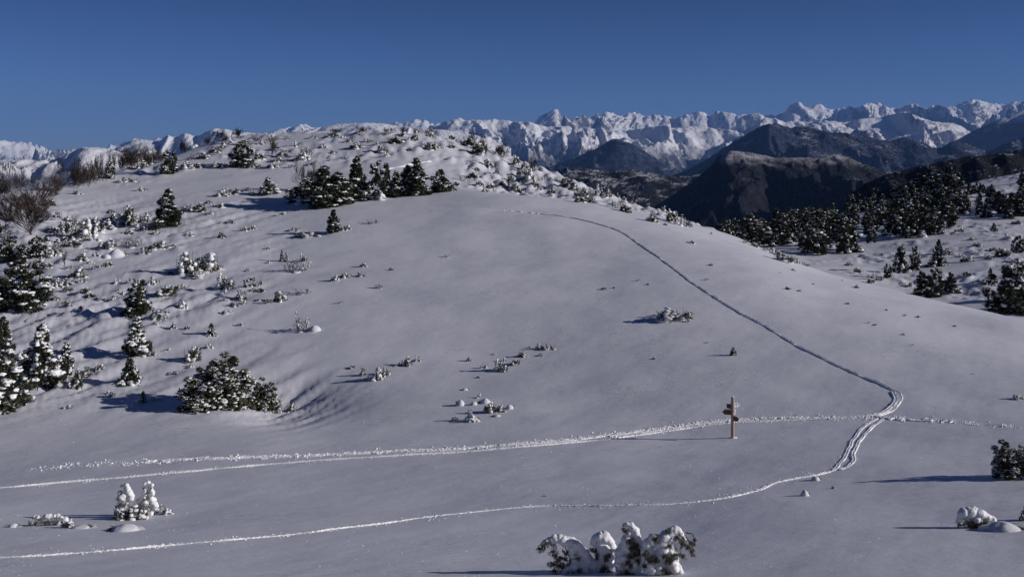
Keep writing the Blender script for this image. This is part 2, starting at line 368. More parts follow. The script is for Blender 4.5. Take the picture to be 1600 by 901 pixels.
# left: long smooth snow mountain with parallel ribs
mountain('ribbed_snow_mountain', 'white mountain with slanting ribs behind the left of the hilltop',
 [(120,262),(160,240),(195,226),(215,218),(232,219),(245,221),(262,212),(275,214),(290,208),(305,213),(330,203),(347,201),(365,205),(385,207),(420,210),(440,208),(470,205),(500,199),(540,193),(580,192),(620,196),(660,200),(720,206),(800,232)],
 11000, 17000, 20000, -700, M_WHITE, 640, 900, 13, step=1.8, rows=130, jag=22, jagw=400, octaves=6, crestfree=0.16, stretch=3.0, warp=0.9)
mountain('snow_mountain', 'rounded white mountain low on the far left',
 [(-600,245),(-300,242),(-100,248),(0,250),(40,250),(75,251),(95,246),(112,236),(128,230),(145,230),(170,233),(200,242),(240,256),(300,275),(400,300)],
 6000, 11000, 14000, -900, M_WHITE, 1100, 1300, 17, step=2.0, rows=160, jag=28, jagw=500, octaves=7, crestfree=0.22, stretch=2.5, warp=0.6)
# blue wooded mountains in the middle distance
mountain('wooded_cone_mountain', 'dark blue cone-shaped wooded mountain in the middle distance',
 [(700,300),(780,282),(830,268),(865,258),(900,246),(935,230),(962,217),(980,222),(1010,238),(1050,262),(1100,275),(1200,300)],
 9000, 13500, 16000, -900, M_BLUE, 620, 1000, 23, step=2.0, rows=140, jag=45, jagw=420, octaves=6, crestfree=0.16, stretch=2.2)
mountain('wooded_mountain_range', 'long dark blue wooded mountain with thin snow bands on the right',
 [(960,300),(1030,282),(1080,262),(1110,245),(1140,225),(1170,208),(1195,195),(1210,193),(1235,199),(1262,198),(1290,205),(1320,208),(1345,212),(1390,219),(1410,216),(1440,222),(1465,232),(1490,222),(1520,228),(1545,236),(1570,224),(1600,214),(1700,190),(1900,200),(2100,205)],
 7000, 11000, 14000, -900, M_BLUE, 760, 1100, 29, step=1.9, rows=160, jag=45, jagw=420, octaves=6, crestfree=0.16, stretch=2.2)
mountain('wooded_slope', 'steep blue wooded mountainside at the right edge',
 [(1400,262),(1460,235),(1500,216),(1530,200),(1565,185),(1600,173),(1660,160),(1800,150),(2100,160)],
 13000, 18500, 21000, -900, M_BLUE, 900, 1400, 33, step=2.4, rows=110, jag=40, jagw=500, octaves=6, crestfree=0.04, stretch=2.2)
# dark canyon side and flat-topped hill
mountain('dark_canyon_ridge', 'dark brown wooded canyon side below the blue mountains',
 [(600,262),(760,262),(800,258),(830,263),(862,268),(885,262),(920,264),(950,268),(985,266),(1020,271),(1060,276),(1100,272),(1180,268),(1300,272),(1380,268),(1470,268),(1600,266),(1900,262)],
 1900, 5200, 6500, -900, M_DARK, 260, 480, 41, step=2.0, rows=150, jag=14, jagw=150, octaves=6, crestfree=0.10, stretch=2.0, power=0.75)
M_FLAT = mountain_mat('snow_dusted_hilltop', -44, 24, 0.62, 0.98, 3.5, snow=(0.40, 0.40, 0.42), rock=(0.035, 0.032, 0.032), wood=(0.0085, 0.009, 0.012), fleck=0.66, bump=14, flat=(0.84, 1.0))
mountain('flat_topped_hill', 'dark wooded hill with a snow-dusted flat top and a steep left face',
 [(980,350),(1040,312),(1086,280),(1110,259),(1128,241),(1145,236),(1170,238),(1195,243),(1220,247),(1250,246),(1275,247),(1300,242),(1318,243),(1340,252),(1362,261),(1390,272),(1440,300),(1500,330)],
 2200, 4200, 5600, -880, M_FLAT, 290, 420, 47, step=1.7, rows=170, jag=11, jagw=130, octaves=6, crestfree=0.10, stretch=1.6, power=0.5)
mountain('right_wooded_hill', 'dark wooded hillside behind the pine slope on the right',
 [(1330,300),(1380,275),(1430,262),(1480,251),(1520,244),(1560,240),(1600,233),(1700,222),(1900,210),(2100,205)],
 1000, 1700, 2300, -420, M_DARK, 75, 190, 53, step=2.2, rows=110, jag=7, jagw=60, octaves=6, crestfree=0.2, stretch=1.6)
# valley floor out to the horizon
m, n, l, b = mat('valley_floor', (0.04, 0.038, 0.034), 0.9)
tc = n.new('ShaderNodeTexCoord').outputs['Object']
l.new(ramp(n, l, noise_node(n, l, tc, 0.0015, 8, 0.6), [(0.4, (0.03, 0.03, 0.026)), (0.7, (0.3, 0.3, 0.31))]), b.inputs['Base Color'])
q = np.array([(-60000, -20000, -1000), (60000, -20000, -1000), (60000, 62000, -1000), (-60000, 62000, -1000)], float)
tag(link('valley_floor', raw_mesh('valley_floor', q, [[0, 1, 2, 3]], [m])), 'dark valley floor far below', kind='structure')

# ---------------------------------------------------------------- plant building blocks
import bmesh
def _ico(sub):
    bm = bmesh.new(); bmesh.ops.create_icosphere(bm, subdivisions=sub, radius=1.0)
    V = np.array([v.co[:] for v in bm.verts]); T = np.array([[v.index for v in f.verts] for f in bm.faces]); bm.free(); return V, T
ICO = {1: _ico(1), 2: _ico(2), 3: _ico(3)}

class Acc:
    def __init__(s): s.V = []; s.T = []; s.M = []; s.n = 0
    def add(s, V, T, m=0):
        s.V.append(np.asarray(V, float).reshape(-1, 3)); s.T.append(np.asarray(T, int).reshape(-1, 3) + s.n); s.M.append(np.full(len(s.T[-1]), m)); s.n += len(s.V[-1])
    def mesh(s, name, mats, smooth=False):
        return raw_mesh(name, np.concatenate(s.V), np.concatenate(s.T), mats, np.concatenate(s.M), smooth)

def tufts(acc, C, D, size, rng, n=8, m=0, spread=0.8, wid=0.22):
    """n slender leaf triangles around every centre, leaning along D"""
    C = np.repeat(np.asarray(C, float), n, 0); D = np.repeat(np.asarray(D, float), n, 0); k = len(C)
    sz = np.repeat(np.broadcast_to(np.asarray(size, float), (k // n,)), n) * rng.uniform(0.6, 1.25, k)
    d = D + spread * rng.normal(size=(k, 3)); d /= np.linalg.norm(d, axis=1)[:, None]
    r = rng.normal(size=(k, 3)); w = np.cross(d, r); w /= np.linalg.norm(w, axis=1)[:, None] + 1e-9
    b = C + rng.normal(size=(k, 3)) * (sz * 0.25)[:, None]; s_ = sz[:, None]
    V = np.stack([b - w * s_ * wid, b + w * s_ * wid, b + d * s_], 1)
    acc.add(V, np.arange(3 * k).reshape(-1, 3), m)

def blobs(acc, C, Rr, rng, sub=2, m=0, rough=0.16):
    """uneven rounded lumps"""
    V0, T0 = ICO[sub]; C = np.asarray(C, float); k = len(C)
    if k == 0: return
    Rr = np.broadcast_to(np.asarray(Rr, float), (k, 3)); a = rng.uniform(0, 6.283, k); ca, sa = np.cos(a), np.sin(a)
    V = np.repeat(V0[None], k, 0) * (1 + rough * rng.normal(size=(k, len(V0), 1)))
    V = V * Rr[:, None, :]; x = V[..., 0] * ca[:, None] - V[..., 1] * sa[:, None]; y = V[..., 0] * sa[:, None] + V[..., 1] * ca[:, None]
    V = np.stack([x, y, V[..., 2]], -1) + C[:, None, :]
    acc.add(V, (T0[None] + (np.arange(k) * len(V0))[:, None, None]).reshape(-1, 3), m)

def tube(acc, P, r0, r1, sides=5, m=0):
    P = np.asarray(P, float); k = len(P); rr = np.linspace(r0, r1, k)
    t = np.gradient(P, axis=0); t /= np.linalg.norm(t, axis=1)[:, None] + 1e-9
    ref = np.array([0.3, 0.9, 0.1]); a = np.cross(t, ref); a /= np.linalg.norm(a, axis=1)[:, None] + 1e-9; b = np.cross(t, a)
    th = np.arange(sides) * 2 * math.pi / sides
    V = P[:, None] + rr[:, None, None] * (np.cos(th)[None, :, None] * a[:, None] + np.sin(th)[None, :, None] * b[:, None])
    T = []
    for i in range(k - 1):
        for j in range(sides):
            q = (j + 1) % sides; T += [(i*sides+j, i*sides+q, (i+1)*sides+q), (i*sides+j, (i+1)*sides+q, (i+1)*sides+j)]
    acc.add(V.reshape(-1, 3), T, m)

# ---------------------------------------------------------------- plant kinds (unit height and unit width, scaled per plant)
def conifer(seed, snow, nb=70, tuft=0.07, blob=0.045, prof='cone', dark=0, spires=1, sub=1, gap=0.15, asp=0.8):
    """asp = real width/height, used to keep lumps round. returns trunk, crown, snow meshes (unit sized)"""
    rng = np.random.RandomState(seed); tr = Acc(); cr = Acc(); sn = Acc()
    sp = [(0.0, 0.0, 1.0)] + [(rng.uniform(-0.22, 0.22), rng.uniform(-0.2, 0.2), rng.uniform(0.62, 0.9)) for _ in range(spires - 1)]
    skip = rng.uniform(0, 6.283, 4)
    for (sx, sy, sh) in sp:
        lean = rng.normal(size=2) * 0.02
        P = np.array([[sx * min(1, t * 3) + lean[0] * t, sy * min(1, t * 3) + lean[1] * t, t * sh * 0.97 - 0.03] for t in np.linspace(0, 1, 6)])
        tube(tr, P, 0.022, 0.004, 5)
        for i in range(nb // len(sp) + 8):
            t = (rng.uniform(0.0, 1.0) ** 1.15) * 0.96 + 0.02; az = rng.uniform(0, 6.283)
            if prof == 'cone': L = 0.5 * (1 - t) ** 0.62 * min(1, 0.72 + t * 2.0) * (1 + 0.16 * math.sin(t * 11 + seed) + 0.14 * math.sin(az * 2 + seed * 1.7))
            elif prof == 'round': L = 0.5 * math.sqrt(max(0.02, 1 - (abs(t - 0.38) / 0.64) ** 2.2)) * 0.98
            else: L = 0.5 * (1 - t ** 1.6) * (0.8 + 0.3 * math.sin(9 * t + seed))
            L = max(L, 0.045) * rng.uniform(0.62, 1.12)
            if len(sp) > 1: L *= 0.72
            if np.min(np.abs((az - skip + math.pi) % 6.283 - math.pi)) < gap: L *= 0.55
            rise = 0.35 * (t - 0.3) + rng.normal() * 0.12; droop = (0.25 + 0.35 * snow) * (1.1 - t)
            n = max(3, int(6 * L / 0.3)); ss = np.linspace(0.3 if L > 0.2 else 0.1, 1.0, n)
            x = sx + np.cos(az) * L * ss; y = sy + np.sin(az) * L * ss
            z = t * sh * 0.94 + 0.02 + asp * (rise * L * ss - droop * L * ss ** 2)
            z = np.maximum(z, 0.015); C = np.stack([x, y, z], 1)
            tube(tr, [[sx, sy, t * sh * 0.94], C[n // 2], C[-1]], 0.006, 0.002, 3)
            D = np.tile([math.cos(az) * 0.8, math.sin(az) * 0.8, 0.05 + 0.3 * t], (n, 1))
            tufts(cr, C, D, tuft * (0.7 + 0.5 * (1 - t)), rng, 12, wid=0.28)
            pick = rng.uniform(size=n) < snow * (0.35 + 0.75 * ss)
            if pick.any():
                Cs = C[pick] + [0, 0, blob * 0.55]; k = len(Cs); r = blob * rng.uniform(0.5, 1.25, k) * (0.75 + 0.5 * (1 - t))
                # lumps are longer across than tall; widths are divided by the aspect so they stay round when scaled
                blobs(sn, Cs, np.stack([r * 1.25 / max(asp, 0.4), r * 0.95 / max(asp, 0.4), r * 0.62], 1), rng, sub)
        if snow > 0.2: blobs(sn, [[sx + lean[0], sy + lean[1], sh * 0.955]], [[blob * 0.6, blob * 0.6, blob * 0.9]], rng, sub)
    nm = M_NEEDLE if not dark else M_NEEDLE2
    return [('trunk', tr.mesh('trunk', [M_BARK])), ('crown', cr.mesh('crown', [nm])), ('snow', sn.mesh('snow', [M_SNOW], True) if sn.V else None)]

def laden(seed, n=7, snow=1.0, green=1.0, tall=0.5, twigs=3, sub=2):
    """low shrub pressed down by snow: sprigs of needles with uneven caps, half sunk in a small drift"""
    rng = np.random.RandomState(seed); fo = Acc(); sn = Acc()
    for i in range(n):
        x = rng.uniform(-0.42, 0.42); y = rng.uniform(-0.25, 0.25) ; e = 1 - (abs(x) / 0.5) ** 2
        h = (0.25 + 0.65 * rng.uniform()) * (0.45 + 0.55 * e) if i else 0.92
        if i == 0: x = rng.uniform(-0.15, 0.15)
        r = rng.uniform(0.09, 0.17); lean = rng.uniform(-.12, .12)
        k = int(26 * green); t = rng.uniform(0.03, 1.0, k); a = rng.uniform(0, 6.283, k)
        rr = r * (1.35 - 0.85 * t)
        C = np.stack([x + lean * t + np.cos(a) * rr, y + np.sin(a) * rr, t * h * 0.92], 1)
        D = np.stack([np.cos(a) * 0.7, np.sin(a) * 0.7, -0.15 + 0.5 * t], 1)
        tufts(fo, C, D, 0.115, rng, 7, wid=0.18)
        m = int(rng.randint(4, 9) * snow) + 1; zz = np.linspace(h * 0.22, h * 0.93, m) + rng.normal(size=m) * 0.04
        a = rng.uniform(-1.4, 2.2, m); q = r * (1.0 - 0.85 * zz / h) + 0.02
        Cb = np.stack([x + lean * zz / h + np.cos(a) * q, y + np.sin(a) * q, zz], 1); rb = r * rng.uniform(0.3, 1.0, m) * (1.2 - 0.5 * zz / h)
        blobs(sn, Cb, np.stack([rb * 1.15, rb * 0.8, rb * 0.9], 1), rng, sub, rough=0.15)
        k = rng.randint(3, 8); zz = rng.uniform(0.2, 1.0, k) * h; a = rng.uniform(0, 6.283, k)      # crumbs of snow on the sprigs
        blobs(sn, np.stack([x + lean * zz / h + np.cos(a) * r * (1.3 - zz / h), y + np.sin(a) * r, zz], 1), 0.022 * rng.uniform(0.7, 1.6, (k, 1)) * np.array([[1.3, 1, 1]]), rng, 1)
        if rng.uniform() < 0.7: blobs(sn, [[x + 0.05, y - 0.02, 0.0]], [[r * 1.5, r * 1.2, 0.10 + 0.08 * rng.uniform()]], rng, 3, rough=0.03)
    for i in range(twigs):
        a = rng.uniform(0, 6.283); x = rng.uniform(-0.45, 0.45); y = rng.uniform(-0.2, 0.2)
        tube(fo, [[x, y, 0.1], [x + 0.03 * math.cos(a), y, 0.5], [x + 0.09 * math.cos(a), y + 0.05 * math.sin(a), rng.uniform(0.7, 1.1)]], 0.012, 0.004, 3, 1)
    return [('foliage', fo.mesh('foliage', [M_NEEDLE2, M_TWIG])), ('snow', sn.mesh('snow', [M_SNOW], True))]

def clumpy(seed, n=26, snow=0.3, prof='cone', tuft=0.062, blob=0.034, dark=0, m=30, spires=1, asp=1.0, low=0.0, zmin=0.15):
    """evergreen built from separate bough clumps with gaps between, some clumps snowed over and some bare"""
    rng = np.random.RandomState(seed); tr = Acc(); fo = Acc(); sn = Acc()
    sp = [(0.0, 0.0, 1.0)] + [(rng.uniform(.12, .3) * rng.choice([-1, 1]), rng.uniform(-.2, .2), rng.uniform(0.6, 0.9)) for _ in range(spires - 1)]
    for k_, (sx, sy, sh) in enumerate(sp):
        tube(tr, [[sx * .3, sy * .3, -.03], [sx * .8, sy * .8, .3 * sh], [sx, sy, sh * .96]], 0.024, 0.005, 6); nn = int(n / len(sp)) + 3
        for i in range(nn):
            t = (i + rng.uniform(0, .9)) / nn * 0.97; a = i * 2.4 + rng.uniform(-.6, .6)
            if prof == 'cone': R0 = 0.40 * (1 - t) ** 0.75 + 0.015
            else: R0 = 0.40 * math.sqrt(max(0.01, 1 - (abs(t - 0.32) / 0.70) ** 2.3))
            if len(sp) > 1: R0 *= 0.78
            ro = R0 * rng.uniform(0.35, 1.12); rc = (0.165 - 0.125 * t) * rng.uniform(0.7, 1.25) * (1.1 if prof != 'cone' else 1.0)
            c0 = np.array([sx + math.cos(a) * ro, sy + math.sin(a) * ro, (low + 0.05 + t * (0.93 - low)) * sh])
            tube(tr, [[sx, sy, c0[2] - .03 * asp], c0], 0.008, 0.003, 3)
            N = rng.normal(size=(m, 3)); N /= np.linalg.norm(N, axis=1)[:, None]; q = rng.uniform(0.55, 1.05, m)[:, None]
            el = np.array([rc, rc, rc * 0.62 * asp]); P = c0 + N * q * el; P[:, 2] = np.maximum(P[:, 2], 0.01)
            D = N * [0.8, 0.8, 0.4] + [math.cos(a) * .35, math.sin(a) * .35, 0.25]; tufts(fo, P, D, tuft * (0.75 + 0.5 * (1 - t)), rng, 9, wid=0.26)
            sc_ = snow * rng.choice([0.15, 0.6, 1.0, 1.8]); pk = (N[:, 2] > zmin) & (rng.uniform(size=m) < sc_)
            if pk.any():
                k = int(pk.sum()); r = blob * rng.uniform(0.45, 1.5, k) * (1.15 - 0.5 * t); Pk = c0 + N[pk] * el * [1.0, 1.0, 1.12]
                blobs(sn, Pk, np.stack([r * 1.6, r * .85, r * 0.5 * asp], 1), rng, 1 if m < 26 else 2, rough=0.2)
        tufts(fo, [[sx, sy, sh * .95]] * 3, [[0, 0, 1]] * 3, tuft * .9, rng, 7)
    if not sn.V: blobs(sn, [[0, 0, .95]], [[.02, .02, .03]], rng, 1)
    return [('trunk', tr.mesh('trunk', [M_BARK])), ('crown', fo.mesh('crown', [M_NEEDLE2 if dark else M_NEEDLE])), ('snow', sn.mesh('snow', [M_SNOW], True))]

def draped(seed, n=60, snow=0.8, spires=1):
    """conifer whose boughs hang in snow-laden lumps over a dark core"""
    rng = np.random.RandomState(seed); tr = Acc(); fo = Acc(); sn = Acc()
    tube(tr, [[0, 0, -.03], [0.01, 0, .5], [0, 0, .95]], 0.03, 0.006, 5)
    for i in range(n):
        t = rng.uniform(0, 1) ** 1.25 * 0.97; a = rng.uniform(0, 6.283); r = (0.46 * (1 - t) ** 0.72 + 0.02) * (1 + 0.2 * math.sin(t * 10 + seed) * (1 - t)) * rng.uniform(0.7, 1.08)
        x, y, z = math.cos(a) * r, math.sin(a) * r, 0.04 + t * 0.9; s_ = (0.135 - 0.085 * t) * rng.uniform(0.6, 1.2)
        tube(tr, [[0, 0, z], [x * .6, y * .6, z + .04], [x, y, z - .02]], 0.007, 0.003, 3)
        k = 7; C = np.array([x, y, z]) + rng.normal(size=(k, 3)) * s_ * [0.55, 0.55, 0.35] - [0, 0, s_ * 0.55]
        tufts(fo, C, np.tile([math.cos(a) * .6, math.sin(a) * .6, -.45], (k, 1)), 0.085 * (1.1 - 0.5 * t), rng, 9, wid=0.28)
        C = np.array([x, y, z]) * [0.55, 0.55, 1] + rng.normal(size=(4, 3)) * 0.04; tufts(fo, C, np.tile([math.cos(a) * .5, math.sin(a) * .5, 0.2], (4, 1)), 0.1, rng, 8, wid=0.28)
        if rng.uniform() < snow:
            m = 2 if rng.uniform() < 0.6 else 1
            for j in range(m):
                q = 1.0 + (j - .5) * 0.28 * (m - 1)
                blobs(sn, [[x * q, y * q, z - j * s_ * 0.45], [x * q + rng.normal() * .03, y * q, z - j * s_ * .45 - s_ * .4]], [[s_ * rng.uniform(.5, 1.0), s_ * rng.uniform(.4, .7), s_ * rng.uniform(.35, .6)], [s_ * .45, s_ * .4, s_ * .5]], rng, 2, rough=0.17)
    tufts(fo, [[0, 0, .95]] * 3, [[0, 0, 1]] * 3, 0.07, rng, 8); blobs(sn, [[0.0, 0, .95]], [[.035, .035, .045]], rng, 2)
    return [('trunk', tr.mesh('trunk', [M_BARK])), ('crown', fo.mesh('crown', [M_NEEDLE])), ('snow', sn.mesh('snow', [M_SNOW], True))]

def twiggy(seed, stems=16, frost=0.4, fan=0.5):
    rng = np.random.RandomState(seed); tw = Acc(); sn = Acc()
    for i in range(stems):
        x = rng.uniform(-0.3, 0.3); y = rng.uniform(-0.2, 0.2); h = rng.uniform(0.5, 1.0) * (1.05 - abs(x)); dx = x * fan + rng.normal() * 0.08; dy = rng.normal() * 0.1
        P = np.array([[x + dx * t, y + dy * t, h * t - 0.03] for t in (0, 0.4, 0.75, 1)]); tube(tw, P, 0.012, 0.005, 3)
        for j in range(5):
            t = rng.uniform(0.3, 0.95); b = np.array([x + dx * t, y + dy * t, h * t]); a = rng.uniform(0, 6.283); L = rng.uniform(0.08, 0.2)
            e = b + [math.cos(a) * L, math.sin(a) * L, L * 0.9]; tube(tw, [b, e], 0.008, 0.004, 3)
            if rng.uniform() < frost: blobs(sn, [(b + e) / 2 + [0, 0, 0.015]], [[0.045, 0.045, 0.03]], rng, 1)
    if not sn.V: blobs(sn, [[0, 0, 0.02]], [[0.3, 0.2, 0.07]], rng, 2)
    blobs(sn, [[rng.uniform(-0.2, 0.2), 0, 0.03]], [[0.28, 0.2, 0.08]], rng, 2)
    return [('stems', tw.mesh('stems', [M_TWIG])), ('snow', sn.mesh('snow', [M_SNOW], True))]

def mound(seed, n=3, green=0.4):
    """swelling of snow over a buried shrub, merging into the ground, with needles showing on the lee side"""
    rng = np.random.RandomState(seed); fo = Acc(); k = 26; th = np.arange(k) * 2 * math.pi / k; rr = np.linspace(0, 1, 15)
    T_, R_ = np.meshgrid(th, rr, indexing='ij'); X = np.cos(T_) * R_ * 0.62; Y = np.sin(T_) * R_ * 0.6
    cs = [(0.03, 0.0, 0.25, 1.0)] + [(rng.uniform(-.3, .3), rng.uniform(-.2, .2), rng.uniform(.1, .17), rng.uniform(.35, .7)) for _ in range(n - 1)]
    Z = np.max([h * np.sqrt(np.clip(1 - ((X - a) ** 2 + (Y - b) ** 2) / (s_ * 1.55) ** 2, 0, 1)) for a, b, s_, h in cs], 0)
    Z = 0.75 * Z + 0.25 * np.max([h * np.exp(-((X - a) ** 2 + (Y - b) ** 2) / (s_ * 1.3) ** 2) for a, b, s_, h in cs], 0)
    Z = Z * (1 + 0.10 * pn(X * 5, Y * 5, seed)) + 0.05 * pn(X * 3, Y * 3, seed + 3) * (1 - R_); Z = Z * 0.95 - 0.22 * R_ ** 6 - 0.02; X = X + 0.03 * pn(X * 4, Y * 4, seed + 5)
    V = np.stack([X, Y, Z], -1).reshape(-1, 3); m = len(rr); T = []
    for a in range(k):
        for b_ in range(m - 1):
            q = (a + 1) % k; T += [(a*m+b_, a*m+b_+1, q*m+b_+1), (a*m+b_, q*m+b_+1, q*m+b_)]
    V[:, 2] *= 0.72; sn = Acc(); sn.add(V, T)
    kk = int(22 * green) + 4; a = rng.uniform(2.6, 4.6, kk)
    C = np.stack([np.cos(a) * 0.36, np.sin(a) * 0.30, rng.uniform(0.06, 0.42, kk)], 1); tufts(fo, C, np.stack([np.cos(a) * 0.8, np.sin(a) * 0.8, a * 0 - 0.3], 1), 0.12, rng, 8)
    return [('foliage', fo.mesh('foliage', [M_NEEDLE2])), ('snow', sn.mesh('snow', [M_DRIFT], True))]

def bare(seed, bases=1, stems=8, ang=0.7, depth=3, dens=4, spread=0.5, w0=0.010, bent=0.1, trunk=True):
    """leafless broad-leaved tree or bush: stems fan out from the foot and end in fine twigs"""
    rng = np.random.RandomState(seed); tr = Acc(); br = Acc()
    def grow(p, d, L, r, lev):
        q = p + d * L * 0.5 + rng.normal(size=3) * L * 0.05; e = p + d * L + rng.normal(size=3) * L * 0.07
        tube(br, [p, q, e], r, r * 0.5, 3)
        if lev >= depth: return
        for k in range(dens):
            a = rng.normal(size=3); a -= a.dot(d) * d; a /= np.linalg.norm(a); nd = d + a * spread * rng.uniform(0.5, 1.3) + np.array([0, 0, 0.10]); nd /= np.linalg.norm(nd)
            f = rng.uniform(0.25, 1.0); grow(p + (e - p) * f, nd, L * rng.uniform(0.45, 0.72), max(r * 0.55, 0.0034), lev + 1)
    for b_ in range(bases):
        x0 = rng.uniform(-0.4, 0.4) if bases > 1 else 0; y0 = rng.uniform(-0.3, 0.3) if bases > 1 else 0; hb = rng.uniform(0.6, 1.0) if bases > 1 else 1
        if trunk: tube(tr, [[x0, y0, -0.05], [x0 + .01, y0, 0.06], [x0, y0, 0.15]], w0 * 2.2, w0 * 1.7, 6)
        for s_ in range(stems):
            a = rng.uniform(0, 6.283); th = ang * math.sqrt(rng.uniform(0.02, 1)); d = np.array([math.cos(a) * math.sin(th), math.sin(a) * math.sin(th), math.cos(th)])
            z0 = rng.uniform(0.08, 0.15) if trunk else -0.03
            grow(np.array([x0, y0, z0]), d, rng.uniform(0.38, 0.55) * hb, w0 * rng.uniform(0.7, 1), 0)
    parts = [(nm, A, mt) for A, nm, mt in ((tr, 'trunk', M_BARK), (br, 'branches', M_TWIG)) if A.V]
    allv = np.concatenate([v for _, A, _ in parts for v in A.V]); zx = np.percentile(allv[:, 2], 99.5); wx = np.percentile(np.abs(allv[:, 0]), 98) * 2
    out = []
    for nm, A, mt in parts:
        for v in A.V: v[:, 2] /= zx; v[:, 0] /= wx; v[:, 1] /= wx
        out.append((nm, A.mesh(nm, [mt])))
    return out

LIB = {
 'pine': [clumpy(101 + i, 26, 0.42, 'cone' if i % 2 else 'round', low=0.02, spires=1 + (i == 2)) for i in range(5)],
 'big': [clumpy(121 + i, 40, 0.38, 'cone', tuft=0.05, blob=0.027, spires=2, m=34) for i in range(4)],
 'mass': [clumpy(131 + i, 46, 0.30, 'round', tuft=0.045, blob=0.040, spires=3, m=44) for i in range(3)],
 'snowpine': [clumpy(141 + i, 30, 0.85, 'cone', tuft=0.055, blob=0.042, zmin=-0.05) for i in range(3)] + [draped(145 + i, 60, 0.75) for i in range(2)],
 'juniper': [clumpy(161 + i, 40, 0.85, 'round', tuft=0.045, blob=0.020, dark=1, spires=3, m=44, asp=1.1, zmin=-0.35) for i in range(3)],
 'forest': [clumpy(181 + i, 20, 0.32 + 0.09 * (i % 4), 'round' if i % 2 else 'cone', tuft=0.08, blob=0.052, m=22) for i in range(8)],
 'laden': [laden(201 + i, 6 + i % 4) for i in range(7)],
 'shrub': [laden(221 + i, 8, 0.6, 1.6, twigs=3) for i in range(4)],
 'white': [laden(241 + i, 4 + i % 3, 1.3, 0.45, sub=2) for i in range(5)],
 'twig': [twiggy(261 + i, 14 + 3 * i) for i in range(4)],
 'mound': [mound(281 + i, 1 + i % 3) for i in range(6)],
 'tree': [bare(303, 1, 6, 0.30, 3, 4, 0.5, 0.02), bare(301, 1, 15, 0.95, 4, 4, 0.5, 0.009)],
 'thicket': [bare(311 + i, 4, 5, 0.75, 3, 4, 0.55, 0.0045, trunk=False) for i in range(5)],
}
CATS = {'pine': ('pine_tree', 'pine'), 'big': ('pine_tree', 'pine'), 'snowpine': ('snowy_pine_tree', 'pine'), 'mass': ('pine_tree', 'pine'), 'juniper': ('juniper_bush', 'juniper'), 'forest': ('pine_tree', 'pine'),
        'laden': ('snowy_shrub', 'shrub'), 'shrub': ('snowy_shrub', 'shrub'), 'white': ('snow_covered_shrub', 'shrub'), 'twig': ('twiggy_bush', 'bush'), 'mound': ('buried_shrub', 'shrub'),
        'tree': ('bare_tree', 'tree'), 'thicket': ('bare_bush', 'bush')}
REC = []; _rng = random.Random(5); _cnt = {}
def put(kind, px, py, w, h, label, group=None, far=False, at=None, sink=0.06, var=None, rot=None):
    """a plant standing where the photograph shows its foot; w and h are its size there"""
    if at is not None: X = (px - PXC) / F * at; p = (X, at, float(ground(X, at)))
    else: p = hit(px, py, far)
    lib = LIB[kind]; i = _cnt.get(kind, 0); _cnt[kind] = i + 1; parts = lib[(i if var is None else var) % len(lib)]
    s = p[1] / F; nm, cat = CATS[kind]
    rz = rot if rot is not None else (_rng.uniform(0, 6.28) if kind not in ('laden', 'shrub', 'white', 'twig', 'mound') else _rng.choice([0, 3.14]) + _rng.uniform(-0.4, 0.4))
    t = empty(nm, (p[0], p[1], p[2] - sink * h * s), rz); W_ = max(w * s, 0.05); H_ = h * s * (1 + sink)
    for pn_, me in parts:
        if me: link(pn_, me, t, scale=(W_, W_, H_))
    tag(t, label, cat, group); REC.append((t, kind, px, py, h, group))
    return t

# ---------------------------------------------------------------- signpost
def prism(name, pts, y0, y1, m, parent, bev=0.006, loc=(0, 0, 0), rot=(0, 0, 0), label=None):
    """polygon in x,z extruded along y, with softened edges"""
    bm = bmesh.new(); a = [bm.verts.new((x, y0, z)) for x, z in pts]; b = [bm.verts.new((x, y1, z)) for x, z in pts]
    bm.faces.new(a); bm.faces.new(b[::-1])
    for i in range(len(pts)): j = (i + 1) % len(pts); bm.faces.new((a[j], a[i], b[i], b[j]))
    bmesh.ops.recalc_face_normals(bm, faces=bm.faces)
    bmesh.ops.bevel(bm, geom=list(bm.edges), offset=bev, segments=2, affect='EDGES')
    me = bpy.data.meshes.new(name); bm.to_mesh(me); bm.free(); me.materials.append(m)
    o = link(name, me, parent, loc, rot)
    if label: o['label'] = label
    return o
def wood_mat(name, a, c):
    m, n, l, b = mat(name, a, 0.75)
    tc = n.new('ShaderNodeTexCoord').outputs['Object']; mp = n.new('ShaderNodeMapping'); mp.inputs['Scale'].default_value = (14, 14, 1.6); l.new(tc, mp.inputs[0])
    f = noise_node(n, l, mp.outputs[0], 3.0, 6, 0.6); l.new(ramp(n, l, f, [(0.3, a), (0.7, c)]), b.inputs['Base Color'])
    bp = n.new('ShaderNodeBump'); bp.inputs['Distance'].default_value = 0.008; l.new(f, bp.inputs['Height']); l.new(bp.outputs[0], b.inputs['Normal'])
    return m
M_POST = wood_mat('post_wood', (0.26, 0.19, 0.14), (0.48, 0.38, 0.30)); M_BOARD = wood_mat('board_wood', (0.12, 0.055, 0.032), (0.22, 0.11, 0.065))
px_, py_ = 1145, 684
P0 = hit(px_, py_); k = P0[1] / F
sp = tag(empty('signpost', P0), 'wooden signpost with brown arrow boards standing alone by the trodden track', 'signpost')
H_ = 64 * k; r_ = 2.8 * k
A = Acc(); zz = np.array([-0.3, 0.5, 1.2, 1.9, H_ - 0.03]); tube(A, np.stack([zz * 0, zz * 0, zz], 1), r_, r_ * 0.94, 12)
A.add([[r_ * .94 * math.cos(i * math.pi / 6), r_ * .94 * math.sin(i * math.pi / 6), H_ - 0.03] for i in range(12)] + [[0, 0, H_ + 0.01]], [(i, (i + 1) % 12, 12) for i in range(12)])
link('post', A.mesh('post', [M_POST], True), sp)
